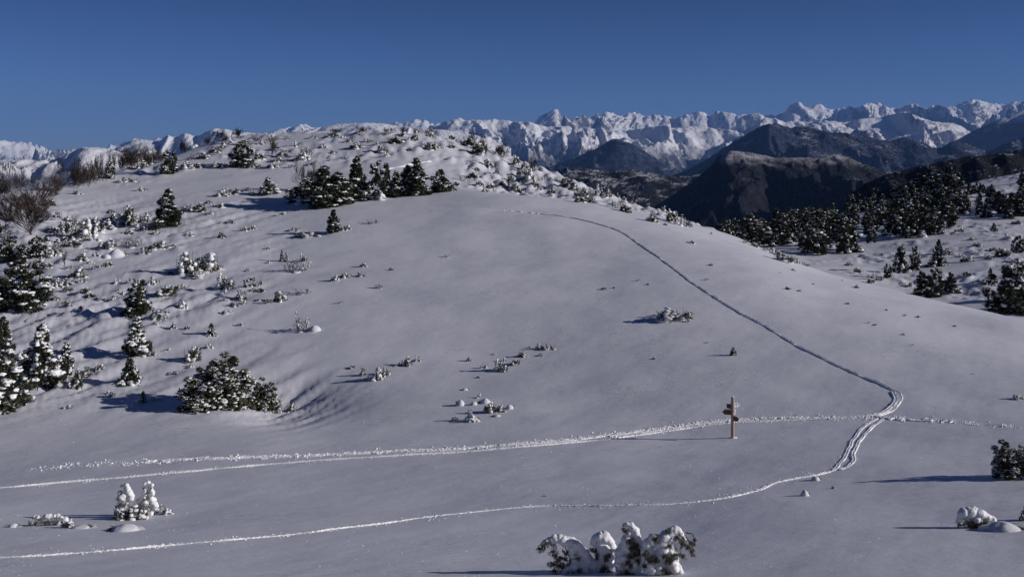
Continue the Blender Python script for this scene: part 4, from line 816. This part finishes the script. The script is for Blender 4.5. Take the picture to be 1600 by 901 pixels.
for a in [
 ('pine',521,364,29,37,'little dark fir standing alone below the pine group'),
 ('white',482,370,44,9,'flattened snowy shrub left of the lone little fir'),
 ('laden',541,359,19,10,'snowy shrub touching the right side of the little fir'),
 ('laden',462,360,16,5,'tiny snow-capped shrub in the shadow of the little fir'),
 ('white',440,336,22,6,'low snow-covered shrub below the left of the pine group'),
 ('twig',584,349,28,8,'bent snowy twigs right of the lone little fir'),
 ('snowpine',419,304,34,28,'small pine half plastered with snow left of the pine group'),
 ('pine',377,260,40,37,'dark snow-flecked pine just below the hilltop skyline'),
 ('pine',265,272,28,38,'thin open pine on the left ridge'),
 ('snowpine',172,278,22,30,'snow-heavy pine among the bare bushes on the left ridge'),
 ('pine',262,355,50,60,'twin-topped pine alone on the left slope'),
 ('tree',425,242,16,36,'slim leafless tree against the hilltop snow'),
 ('tree',47,367,88,84,'large leafless tree with a fan crown at the left'),
 ('thicket',0,366,46,20,'leafless low bush leaning in from the left edge'),
 ('pine',215,493,48,56,'snow-dappled pine with a long shadow, upper of the pair'),
 ('snowpine',213,554,54,60,'round snowy pine with a dark heart, lower of the pair'),
 ('snowpine',202,598,34,40,'small rounded snowy pine below the pair'),
 ('juniper',352,634,104,86,'large spreading juniper at the foot of the slope'),
 ('juniper',302,638,52,48,'low snow-laden juniper at the left side of the largest one'),
 ('juniper',412,632,52,44,'rounded juniper at the right side of the largest one'),
 ('white',328,637,30,20,'snow dome in front of the largest juniper'),
 ('laden',410,642,30,16,'snowy tuft at the right foot of the juniper clump'),
 ('white',434,645,18,9,'small snow lump right of the juniper clump'),
 ('laden',455,643,15,15,'snowy shrub shaped like a peak right of the junipers'),
 ('snowpine',223,628,12,18,'tiny snow spire in the shadow left of the junipers'),
 ('twig',243,627,22,10,'shaded twiggy shrub left of the junipers'),
 ('laden',174,617,18,7,'small snow-capped shrub below the rounded snowy pine'),
 ('white',108,637,22,4,'nearly buried shrub on the flat snow at lower left'),
 ('mass',27,482,88,78,'big dark pine with snow roof cropped by the left edge'),
 ('white',34,482,50,26,'snow mound leaning on the big dark pine at left'),
 ('pine',4,560,44,66,'dark pine peeping in at the left edge above the largest'),
 ('mass',14,636,92,104,'largest dark pine at the lower left edge'),
 ('white',14,642,36,18,'snow heap at the foot of the lower left pine'),
 ('snowpine',65,600,72,96,'tall snow-draped pine beside the lower left pine'),
 ('snowpine',103,587,30,54,'slender snow-draped pine right of the tall draped one'),
 ('laden',121,606,26,36,'snow-laden shrub at the foot of the slender draped pine'),
 ('laden',135,585,28,14,'snowy shrub reaching right from the slender draped pine'),
 ('laden',156,577,15,12,'outermost snowy shrub right of the slender draped pine'),
 ('laden',112,606,20,12,'low snow lump below the snow-laden shrub at left'),
 ('laden',290,427,32,36,'taller half of the paired shrub on the left slope'),
 ('laden',320,424,50,32,'wider half of the paired shrub on the left slope'),
 ('laden',352,450,30,23,'snow-draped shrub right below the paired shrub'),
 ('laden',262,460,40,17,'long snow-lumped shrub above the dappled pine'),
 ('laden',374,468,26,17,'rounded shrub downhill of the snow-draped one'),
 ('snowpine',383,449,8,12,'tiny snow spire right of the snow-draped shrub'),
 ('laden',240,444,18,14,'small shrub with a pointed snow cap left of the paired shrub'),
 ('white',310,432,40,9,'row of snow lumps below the paired shrub'),
 ('laden',282,481,18,14,'small shrub halfway between dappled pine and slope centre'),
 ('laden',250,498,26,13,'low snowy shrub right of the dappled pine'),
 ('white',243,507,13,8,'snow lump just below the low shrub by the dappled pine'),
 ('laden',271,513,10,12,'pointed snow lump casting a shadow right of the pair'),
 ('snowpine',330,523,16,18,'miniature snow cone on the open left slope'),
 ('laden',375,509,9,6,'tiny snowy tuft right of the miniature snow cone'),
 ('white',352,489,22,5,'thin line of snow lumps above the miniature snow cone'),
 ('laden',303,563,32,26,'twin snow-domed shrub above the junipers'),
 ('white',326,544,15,9,'oval snow lump right of the twin-domed shrub'),
 ('laden',242,555,15,8,'small snow lump left of the twin-domed shrub'),
 ('white',261,548,16,5,'flat snow lump above and left of the twin-domed shrub'),
 ('white',297,574,18,6,'snow lump below the twin-domed shrub'),
 ('white',275,584,26,5,'narrow snow ridge below the twin-domed shrub'),
 ('laden',128,407,17,17,'peaked snowy shrub above the big dark pine'),
 ('laden',76,403,18,14,'snowy shrub right above the big dark pine'),
 ('mound',183,400,34,17,'rounded boulder-like snow mound on the left slope'),
 ('mound',166,403,18,9,'smaller snow mound against the boulder-like one'),
 ('mound',194,399,12,8,'small snow knob right of the boulder-like mound'),
 ('laden',170,387,27,14,'snow-crusted shrub above the boulder-like mound'),
 ('twig',205,386,34,18,'frosted twiggy bush above the boulder-like mound'),
 ('laden',249,388,32,13,'low snow-crusted shrub on the slope below the twin-topped pine'),
 ('shrub',346,372,17,11,'small green-grey shrub right of the twin-topped pine'),
 ('laden',381,361,10,8,'tiny tuft far right of the twin-topped pine'),
 ('white',299,368,18,6,'low snow lump right of the twin-topped pine foot'),
 ('laden',200,350,28,34,'tall snow-crusted shrub left of the twin-topped pine'),
 ('laden',185,352,24,20,'snow-crusted shrub against the tall crusted one'),
 ('laden',165,358,26,17,'snowy shrub in the middle of the left shrub row'),
 ('laden',128,371,34,34,'dark-hearted shrub at the lower end of the left shrub row'),
 ('laden',108,362,24,22,'white-topped shrub beside the dark-hearted one'),
 ('laden',150,362,26,18,'snowy shrub right of the dark-hearted one'),
 ('laden',221,347,22,13,'snow-lumped shrub touching the shade of the twin-topped pine'),
 ('laden',312,330,30,16,'snowy shrub right of the twin-topped pine top'),
 ('twig',298,327,26,9,'scrubby patch beside the snowy shrub on the slope'),
 ('laden',122,303,20,6,'small snow-capped shrub on the bare upper left slope'),
 ('laden',222,298,15,7,'dark small shrub on the bare upper left slope'),
 ('laden',202,284,26,8,'low snowy shrub under the thin open pine'),
 ('laden',225,262,20,12,'rounded snow-lumped shrub left of the thin open pine'),
 ('laden',235,256,16,12,'second snow-lumped shrub left of the thin open pine'),
 ('laden',345,262,30,9,'low dark shrubs left of the skyline pine'),
 ('laden',310,262,24,8,'low snow-capped shrub right of the thin open pine'),
 ('shrub',75,322,28,12,'frosted shrub behind the large leafless tree'),
 ('laden',88,340,16,10,'small snowy shrub right of the large leafless tree'),
 ('laden',99,356,16,12,'snowy shrub at the right foot of the large leafless tree'),
 ('pine',57,402,26,34,'small dark pine below the large leafless tree'),
 ('pine',12,408,34,40,'small pine at the left edge below the leafless tree'),
 ('pine',34,410,26,30,'small pine between two others below the leafless tree'),
 ('laden',83,398,30,18,'snow-loaded shrub right of the small dark pines'),
 ('twig',95,385,30,14,'bare twiggy shrub right of the small dark pines'),
 ('tree',101,416,9,26,'thin leafless sapling above the big dark pine'),
 ('twig',108,420,20,9,'sparse twigs beside the thin leafless sapling'),
 ('laden',90,448,15,15,'knobbly snow-covered shrub right of the big dark pine'),
 ('laden',122,434,30,19,'snow-loaded shrub uphill of the knobbly one'),
 ('white',110,443,12,7,'snow lump between knobbly shrub and loaded shrub'),
 ('white',66,462,40,20,'snow-covered skirt right of the big dark pine'),
 ('snowpine',440,408,7,18,'left of two tiny snow spires'), ('snowpine',447,408,7,16,'right of two tiny snow spires'),
 ('twig',462,424,42,22,'frosted brown bush beside the two tiny spires'), ('laden',474,408,12,12,'snow-capped tip above the frosted brown bush'),
 ('white',420,411,12,5,'small snow lump left of the two tiny spires'),
 ('laden',436,470,24,18,'triple-peaked snowy shrub on the mid slope'),
 ('twig',418,474,18,9,'twigs at the left foot of the triple-peaked shrub'),
 ('twig',475,459,36,12,'sparse frosted twigs on the mid slope'),
 ('laden',410,444,11,6,'tiny snow lump above the triple-peaked shrub'),
 ('twig',469,518,32,30,'frosted upright twigs beside a smooth snow mound'),
 ('mound',491,516,26,12,'smooth snow mound right of the frosted upright twigs'),
 ('laden',568,417,11,9,'small snow cone high on the open slope'),
 ('laden',522,439,12,12,'left end of the row of snowy tufts on the open slope'),
 ('laden',539,433,18,7,'middle of the row of snowy tufts on the open slope'),
 ('laden',563,432,14,8,'right end of the row of snowy tufts on the open slope'),
 ('twig',532,474,12,5,'tiny sprig below the row of snowy tufts'), ('twig',593,450,18,7,'spidery bare sprig on the open slope'),
 ('shrub',611,422,9,4,'tiny dark tuft in the middle of the open slope'), ('twig',698,402,14,6,'pair of bare sprigs high on the open slope'),
 ('laden',1053,499,50,19,'wide snowy shrub with dark twigs alone right of the slope centre'),
 ('twig',1035,494,26,14,'bare twigs at the left end of the wide snowy shrub'), ('laden',1074,498,18,15,'snowy clump at the right end of the wide snowy shrub'),
 ('snowpine',1146,555,14,13,'single snow-capped seedling above the signpost'),
 ('mound',1258,774,18,13,'round snow-capped tuft below the foreground ski track'),
 ('mound',1275,750,18,10,'small snow-capped hummock touching the foreground ski track'),
 ('laden',1303,763,8,5,'tiny snow knob right of the round capped tuft'),
 ('juniper',1568,745,58,60,'shaded snowy juniper at the right edge'), ('juniper',1600,746,44,50,'second snowy juniper cropped by the right edge'),
 ('mound',1572,828,66,18,'long low snow mound behind the umbrella-shaped shrub'),
 ('laden',1603,812,26,26,'snow-hooded shrub cropped by the right edge'), ('laden',1592,623,18,8,'small snowy shrub near the right edge above the footprints'),
 
 ('laden',209,811,36,26,'snow-covered base shrub between the two plastered spires'), ('laden',188,812,26,19,'rounded snowy shrub at the left foot of the plastered spires'),
 ('white',253,803,30,17,'tapering snow lump at the right foot of the plastered spires'),
 ('mound',21,823,21,9,'small round snow lump at the lower left edge'), 
 ('laden',104,824,24,13,'snowy shrub at the right end of the long snow-roofed one'), ('mound',126,825,38,6,'low smooth drift right of the long snow-roofed shrub'),
 ('mound',192,829,56,14,'tent-shaped snow mound below the plastered spires'),
]: put(*a)
# little clumps in the middle of the slope
for a in [
 ('laden',551,575,12,6,'small dark-shadowed snow lump above the left mid-slope clump'),
 ('laden',566,586,13,14,'left peak of the left mid-slope clump'), ('white',576,592,12,8,'snow lump between the peaks of the left clump'),
 ('laden',593,592,24,21,'main peak of the left mid-slope clump'), ('laden',604,584,13,11,'right shoulder of the left mid-slope clump'),
 ('laden',637,571,17,14,'pointed shrub of the upper two on the mid slope'), ('white',651,564,14,10,'rounded shrub of the upper two on the mid slope'),
 ('white',622,572,12,6,'shaded snow lump left of the upper two shrubs'),
 ('laden',733,564,9,8,'tiny seedling left of the scattered right clump'), ('white',773,554,7,4,'tiny snow lump above the scattered right clump'),
 ('white',755,575,13,8,'round snow lump at the left of the scattered right clump'), ('laden',783,579,23,18,'largest shrub of the scattered right clump'),
 ('white',788,564,10,6,'snow lump behind the largest of the scattered right clump'), ('laden',806,569,20,9,'flat snow-roofed shrub in the scattered right clump'),
 ('laden',818,557,19,9,'snowy shrub midway up the scattered right clump'), ('white',830,543,8,4,'tiny knob at the top of the scattered right clump'),
 ('laden',843,545,14,10,'left of the two topmost shrubs of the right clump'), ('laden',860,545,17,9,'right of the two topmost shrubs of the right clump'),
 ('shrub',844,556,9,4,'tiny dark tuft under the two topmost shrubs'), ('shrub',748,590,8,3,'tiny dark tuft below the scattered right clump'),
 ('mound',727,609,14,4,'faint hummock above the lower mid-slope clump'),
 ('mound',719,633,18,14,'round-headed dark-sided shrub, left of the lower clump'), ('white',749,621,12,7,'snow knob at the top of the lower clump'),
 ('mound',758,629,22,10,'smooth snow hump in the lower clump'), ('mound',741,632,16,8,'smaller snow hump beside the round-headed shrub'),
 ('laden',765,644,20,18,'central dark shrub of the lower clump'), ('laden',781,643,20,12,'dark shrub right of centre in the lower clump'),
 ('mound',797,638,16,9,'pointed drift at the right end of the lower clump'), ('white',735,658,32,19,'biggest snow-heaped shrub at the bottom of the lower clump'),
 ('white',711,657,14,7,'snow lump left of the biggest snow-heaped shrub'), ('mound',776,650,16,4,'low snow ridge below the lower clump'),
]: put(*a)
# specks on the smooth right-hand snowfield
for i, (x, y, w, h) in enumerate([(945,452,10,4),(998,439,9,4),(1080,380,12,5),(1111,415,8,4),(1104,438,10,4),(1231,452,12,5),(1248,455,8,3),(1219,427,6,3),(1240,423,9,4),(1271,444,5,2),(1316,439,5,3),(1338,450,12,6),
        (1325,475,8,3),(1358,505,7,4),(1367,508,8,3),(1385,485,5,3),(1414,494,8,4),(1435,496,7,4),(1411,523,6,3),(1426,540,8,4),(1492,510,7,3),(1013,445,6,3),(1105,536,10,2),(1022,561,7,3),(850,775,6,2),(1520,585,5,3),(960,450,6,3)]):
    put(['shrub', 'twig', 'laden'][i % 3], x, y, w, h, 'tiny dark tuft poking out of the smooth right-hand snowfield', group='tufts poking through the smooth snow')
# hilltop shrubs
rr = random.Random(3)
TOP = [(440,243,20,9),(462,229,14,7),(405,249,18,9),(435,252,14,7),(478,243,26,12),(470,250,20,11),(505,231,14,6),(520,214,20,6),(556,232,22,8),(563,210,24,7),(596,238,20,10),(603,244,12,7),(620,224,26,10),(628,213,16,6),(604,210,18,6),
       (647,220,18,10),(650,210,18,8),(672,234,20,11),(680,230,16,8),(660,228,12,7),(672,214,16,8),(690,232,12,7),(705,232,14,6),(486,258,14,5),(455,262,16,5),(425,262,18,7),(395,240,16,6),(398,262,22,6),(520,240,12,5),(540,248,14,5),(575,222,14,5),(590,226,12,5),
       (335,238,20,8),(318,248,22,9),(300,250,18,9),(350,230,16,8),(362,224,14,8),(382,226,16,7),(410,226,14,6),(448,218,14,6),(492,216,12,5),(535,216,14,5),(640,236,10,5),(290,262,20,8),(268,262,14,6),(545,222,12,5),(515,252,10,4),(430,233,14,6)]
for i, (x, y, w, h) in enumerate(TOP):
    put(['laden', 'white', 'shrub', 'laden', 'twig'][i % 5], x, y, w * 1.1, h * 1.25, 'low snow-lumped shrub among many on the hilltop', group='low shrubs scattered over the hilltop')
STRIP = [(735,228,26,14),(718,224,16,8),(745,240,24,18),(755,236,18,16),(728,216,16,8),(780,240,18,14),(788,246,16,10),(752,226,16,12),(705,216,12,8),(762,262,20,16),(745,268,10,8),(738,253,14,5),(776,272,9,10),(785,290,12,8),(797,296,20,24),(805,300,16,16),(770,280,9,9),(765,295,18,9),
         (748,290,16,9),(758,300,12,7),(740,278,20,11),(722,282,20,12),(712,290,12,7),(815,273,16,10),(822,284,24,24),(835,292,16,12),(846,283,14,11),(812,302,12,9),(845,268,9,8),(843,296,10,5),(862,302,16,8),(857,296,10,5),(860,306,7,4),(886,294,30,18),(896,298,20,14),(912,312,26,20),(922,308,18,16),(905,316,22,10),(926,316,14,10),
         (940,306,24,18),(950,306,16,14),(962,325,24,18),(975,330,20,12),(983,333,12,6),(975,312,10,6),(986,318,12,6),(1012,320,9,9),(1018,346,22,14),(1005,328,6,4),(1038,331,14,12),(1048,346,22,20),(1062,352,24,20),(1075,354,14,11),(1040,352,9,4),(1112,366,7,4),(880,286,10,9),(832,262,10,14),(806,256,14,14),(820,262,12,12),(870,284,10,8),(965,300,8,8),(1030,335,12,9),(1056,338,10,9)]
for i, (x, y, w, h) in enumerate(STRIP):
    put(['shrub', 'twig', 'shrub', 'shrub', 'laden'][i % 5], x, y, w, h, 'dark scrubby bush on the bright strip right of the hilltop', group='scrub on the bright strip over the shoulder')
for i, (x, y, w, h) in enumerate([(1180,385,18,6),(1195,392,16,8),(1210,398,20,11),(1222,408,34,18),(1235,410,20,14),(1247,412,12,9),(1258,415,12,7),(1165,380,14,6),(1205,392,12,7)]):
    put(['laden', 'twig', 'white'][i % 3], x, y, w, h, 'frosted shrub along the far rim of the right-hand snowfield', group='frosted shrubs along the rim')
# bare bushes on the left ridge
for i, (x, y, w, h) in enumerate([(0,310,60,38),(133,290,50,38),(205,262,44,36),(12,302,36,34),(82,300,36,34),(112,294,46,50),(145,287,42,44),(158,282,30,38),(188,266,30,34),(205,262,36,34),(222,254,34,34),(238,250,30,28),(250,248,22,18),(285,240,22,24),(375,214,26,14),(355,222,20,14),(400,222,22,12),(325,226,20,14),(345,218,18,16)]):
    put('thicket', x, y, w, h, 'leafless brown bush in the thicket along the left ridge', group='bare bushes along the left ridge')
for i, (x, y, w, h) in enumerate([(520,208,24,8),(563,207,24,10),(650,209,18,12),(672,211,22,16),(605,207,20,8),(628,208,16,10),(740,228,20,22),(755,232,22,22),(783,244,24,24),(832,268,14,24),(800,294,16,26)]):
    put('thicket', x, y, w, h, 'wispy brown bush on the hilltop skyline', group='wispy bushes on the skyline')
# filler clumps between the named shrubs of the left slope
LS = [(55,430,20,10),(20,425,24,14),(40,398,22,14),(70,378,22,10),(60,415,26,14),(92,368,18,10),(78,362,20,9),(118,352,18,9),(135,350,20,11),(148,346,16,9),(175,344,18,12),(172,333,16,7),(105,344,14,8),(145,376,24,9),(100,378,24,10),(115,384,26,9),(88,392,22,9),(212,358,22,9),(200,366,24,8),(228,360,20,8),(240,366,18,6),
      (330,335,18,7),(345,306,22,9),(360,303,20,8),(372,300,16,7),(388,298,16,7),(342,324,18,7),(325,318,14,6),(395,305,20,6),(350,298,14,6),(230,340,16,10),(245,345,14,8),(290,330,16,8),(150,400,16,7),(140,412,12,6),(75,418,18,8),(66,440,20,10),(335,412,14,6),(350,470,12,4),(395,455,12,5),(365,478,14,5),(405,470,12,5),(330,400,10,5),(268,428,12,5),(385,424,10,5)]
q_ = random.Random(44)
for _ in range(46):
    x = q_.uniform(80, 420); y = q_.uniform(max(330, 470 - x * 0.35), 520 - abs(x - 300) * 0.2); LS.append((x, y, q_.uniform(9, 20), q_.uniform(4, 9)))
for i, (x, y, w, h) in enumerate(LS):
    put(['laden', 'white', 'laden', 'shrub'][i % 4], x, y, w, h, 'low snow-covered scrub clump on the left slope', group='scrub clumps on the left slope')

# ---------------------------------------------------------------- across the valley
for a in [
 ('mass',1590,486,74,84,'big snow-patched pine at the right edge below the far slope'), ('snowpine',1582,470,48,58,'snowy pine pressed against the big right-edge pine'),
 ('forest',1440,464,38,40,'left pine of the trio in the valley'), ('forest',1462,464,28,46,'middle pine of the trio in the valley'), ('forest',1486,458,30,32,'right pine of the trio in the valley'),
 ('snowpine',1407,425,30,40,'broader pine of the pair above the trio'), ('forest',1430,422,18,38,'slimmer pine of the pair above the trio'),
 ('snowpine',1465,416,32,24,'low snowy pine right of the pair'), ('forest',1467,394,15,20,'small pine above the low snowy one'), ('laden',1482,398,16,12,'shrub right of the small pine'),
 ('laden',1512,409,22,11,'isolated shrub in the middle of the far slope'), ('forest',1387,434,14,22,'little pine left below the pair'), ('laden',1370,437,18,12,'shrub beside the little pine below the pair'),
 ('forest',1548,440,13,22,'small dark pine left of the right-edge pines'), ('shrub',1536,444,20,9,'dark shrub at the foot of the small dark pine'),
 ('shrub',1564,400,26,13,'dark spreading shrub high on the far slope'), ('forest',1592,394,20,26,'dark pine at the right edge of the far slope'),
 ('forest',1553,362,11,14,'lone small pine on the upper snow path'),
]: put(*a, far=True)
rr = random.Random(12); n_ = 0; used = []
LOW = [(1120, 372), (1210, 398), (1290, 404), (1340, 392), (1400, 380), (1450, 368), (1490, 354), (1540, 346), (1610, 338)]
UPP = [(1120, 366), (1200, 362), (1300, 335), (1380, 308), (1450, 292), (1500, 300), (1540, 312), (1610, 300)]
tries = 0
while n_ < 125 and tries < 6000:
    tries += 1
    x = rr.uniform(1128, 1612); lo = np.interp(x, *zip(*LOW)); up = np.interp(x, *zip(*UPP)); y = rr.uniform(up, lo)
    if x > 1480 and not (y > lo - 18 or x < 1520) and rr.random() < 0.8: continue
    if x < 1300: p = None; Yd = rr.uniform(235, 400); 
    else: p = hit(x, y, True); Yd = p[1]
    X = (x - PXC) / F * Yd
    if any((X - a) ** 2 + (Yd - b) ** 2 < (4.9 + 0.004 * Yd) ** 2 for a, b in used): continue
    used.append((X, Yd)); n_ += 1
    hpx = rr.uniform(3.6, 8.0) * F / Yd; 
    put('forest', x, y, hpx * rr.uniform(0.6, 0.98), hpx, 'dark snow-sprinkled pine in the wood across the valley', group='pines of the wood across the valley', at=Yd)
for i, (x, y, s) in enumerate([(1396,282,22),(1410,284,24),(1424,285,26),(1440,284,34),(1455,284,36),(1468,284,34),(1482,286,34),(1492,292,30),(1430,300,26),(1450,304,32),(1466,302,30),(1500,306,22),(1515,298,18),(1528,296,18),(1536,296,14),(1548,300,16),(1380,292,20),(1366,300,22),(1470,318,28),(1486,322,24),(1550,294,12),(1510,318,14),(1597,280,16),(1440,320,26),(1415,312,24)]):
    put('forest', x, y + 6, s * 1.05, s, 'dark pine in the clump crowning the far slope', group='pines crowning the far slope', far=True)
for i, (x, y, w, h) in enumerate([(1340,425,18,8),(1360,442,16,8),(1500,402,18,7),(1530,385,22,7),(1550,392,18,7),(1575,372,20,8),(1520,375,16,5),(1545,405,16,7),(1585,410,18,8),(1420,448,14,8),(1510,430,16,6),(1480,382,14,5),(1590,350,18,7),(1560,320,18,7),(1575,312,16,6),(1545,318,14,6),(1530,330,16,7),(1590,430,16,8),(1500,362,14,6),(1325,415,14,6)]):
    put(['laden', 'shrub', 'white'][i % 3], x, y, w, h, 'low frosted shrub on the open snow across the valley', group='low shrubs across the valley', far=True)

# ---------------------------------------------------------------- labels that single out each member of the crowded groups
MARKS_HILL = [(557,275,'the tallest pine of the group'),(505,290,'the widest pine of the group'),(651,275,'the cone-shaped pine'),(377,245,'the dark pine near the skyline'),(425,225,'the slim leafless tree'),
  (262,325,'the twin-topped pine'),(265,255,'the thin open pine'),(47,330,'the large leafless tree'),(27,445,'the big dark pine at left'),(305,410,'the paired shrub'),(215,465,'the dappled pine'),(172,265,'the snow-heavy ridge pine'),
  (740,235,'the shoulder tangle'),(825,275,'the mid-strip tangle'),(900,300,'the widest strip tangle'),(965,318,'the lowest strip tangle'),(1053,350,'the last bushes of the strip'),
  (1225,400,'the rim end'),(1053,492,'the wide lone shrub'),(1000,380,'the high track bend'),(1340,585,'the lower ski track'),(1500,500,'the right snow edge'),(521,345,'the lone little fir')]
MARKS_FAR = [(1419,405,'the pine pair'),(1460,440,'the valley trio'),(1450,275,'the crowned knoll'),(1150,365,'the near snow rim'),(1250,390,'the rim shrubs'),(1590,440,'the big right-edge pine'),(1553,355,'the lone path pine'),(1345,360,'the middle of the wood'),(1560,300,'the upper snowfield'),(1250,345,'the low wood')]
NOUN = {'laden': ('snow-laden shrub', 'snow-laden shrubs'), 'white': ('snow-buried shrub', 'snow-buried shrubs'), 'shrub': ('dark shrub', 'dark shrubs'), 'twig': ('twiggy bush', 'twiggy bushes'), 'thicket': ('leafless bush', 'leafless bushes'), 'forest': ('pine', 'pines')}
ORD = ['leftmost', 'second', 'third', 'fourth', 'fifth', 'sixth', 'seventh', 'eighth', 'ninth', 'tenth', 'eleventh', 'twelfth']
cells = {}
for t, kind, x, y, h, grp in REC:
    if not grp or grp == G1: continue
    far_ = 'valley' in grp or 'far slope' in grp
    mx, my, ph = min(MARKS_FAR if far_ else MARKS_HILL, key=lambda q: (q[0] - x) ** 2 + 2.0 * (q[1] - y) ** 2)
    dx, dy = x - mx, (y - h / 2) - my
    dr = ('right of ' if dx > 0 else 'left of ') if abs(dx) > 1.2 * abs(dy) else ('below ' if dy > 0 else 'above ')
    sz = ('short' if h < 23 else 'tall' if h > 31 else 'middling') if kind == 'forest' else ('tiny' if h < 6 else 'small' if h < 12 else 'larger')
    cells.setdefault((sz, kind, dr + ph), []).append((x, t))
for (sz, kind, ph), L in cells.items():
    L.sort(key=lambda q: q[0])
    for i, (x, t) in enumerate(L):
        if len(L) == 1: t['label'] = '%s %s %s' % (sz, NOUN[kind][0], ph)
        else: t['label'] = '%s of the %s %s %s' % ('leftmost' if i == 0 else 'rightmost' if i == len(L) - 1 else ORD[min(i, 11)] + ' from left', sz, NOUN[kind][1], ph)

# ---------------------------------------------------------------- air
me = bpy.data.meshes.new('haze')
x0, x1, y0, y1, z0, z1 = -61000, 61000, -21000, 63000, -1001, 2600
me.from_pydata([(x, y, z) for z in (z0, z1) for (x, y) in ((x0, y0), (x1, y0), (x1, y1), (x0, y1))], [],
               [(0, 3, 2, 1), (4, 5, 6, 7), (0, 1, 5, 4), (1, 2, 6, 5), (2, 3, 7, 6), (3, 0, 4, 7)])
hm = bpy.data.materials.new('haze'); hm.use_nodes = True; hn = hm.node_tree.nodes
hn.remove(hn['Principled BSDF']); pv = hn.new('ShaderNodeVolumePrincipled')
pv.inputs['Color'].default_value = (0.22, 0.44, 1.0, 1); pv.inputs['Density'].default_value = 1.4e-5; pv.inputs['Anisotropy'].default_value = 0.0
hm.node_tree.links.new(pv.outputs[0], hn['Material Output'].inputs['Volume'])
me.materials.append(hm)
tag(link('haze', me), 'thin blue air between the hill and the far mountains', kind='stuff')

# joined scraps of a plant that nobody could pick apart singly
for o in list(bpy.data.objects):
    if o.parent is not None and o.name.split('.')[0] in ('snow', 'crown', 'foliage', 'branches', 'stems'): o['kind'] = 'stuff'
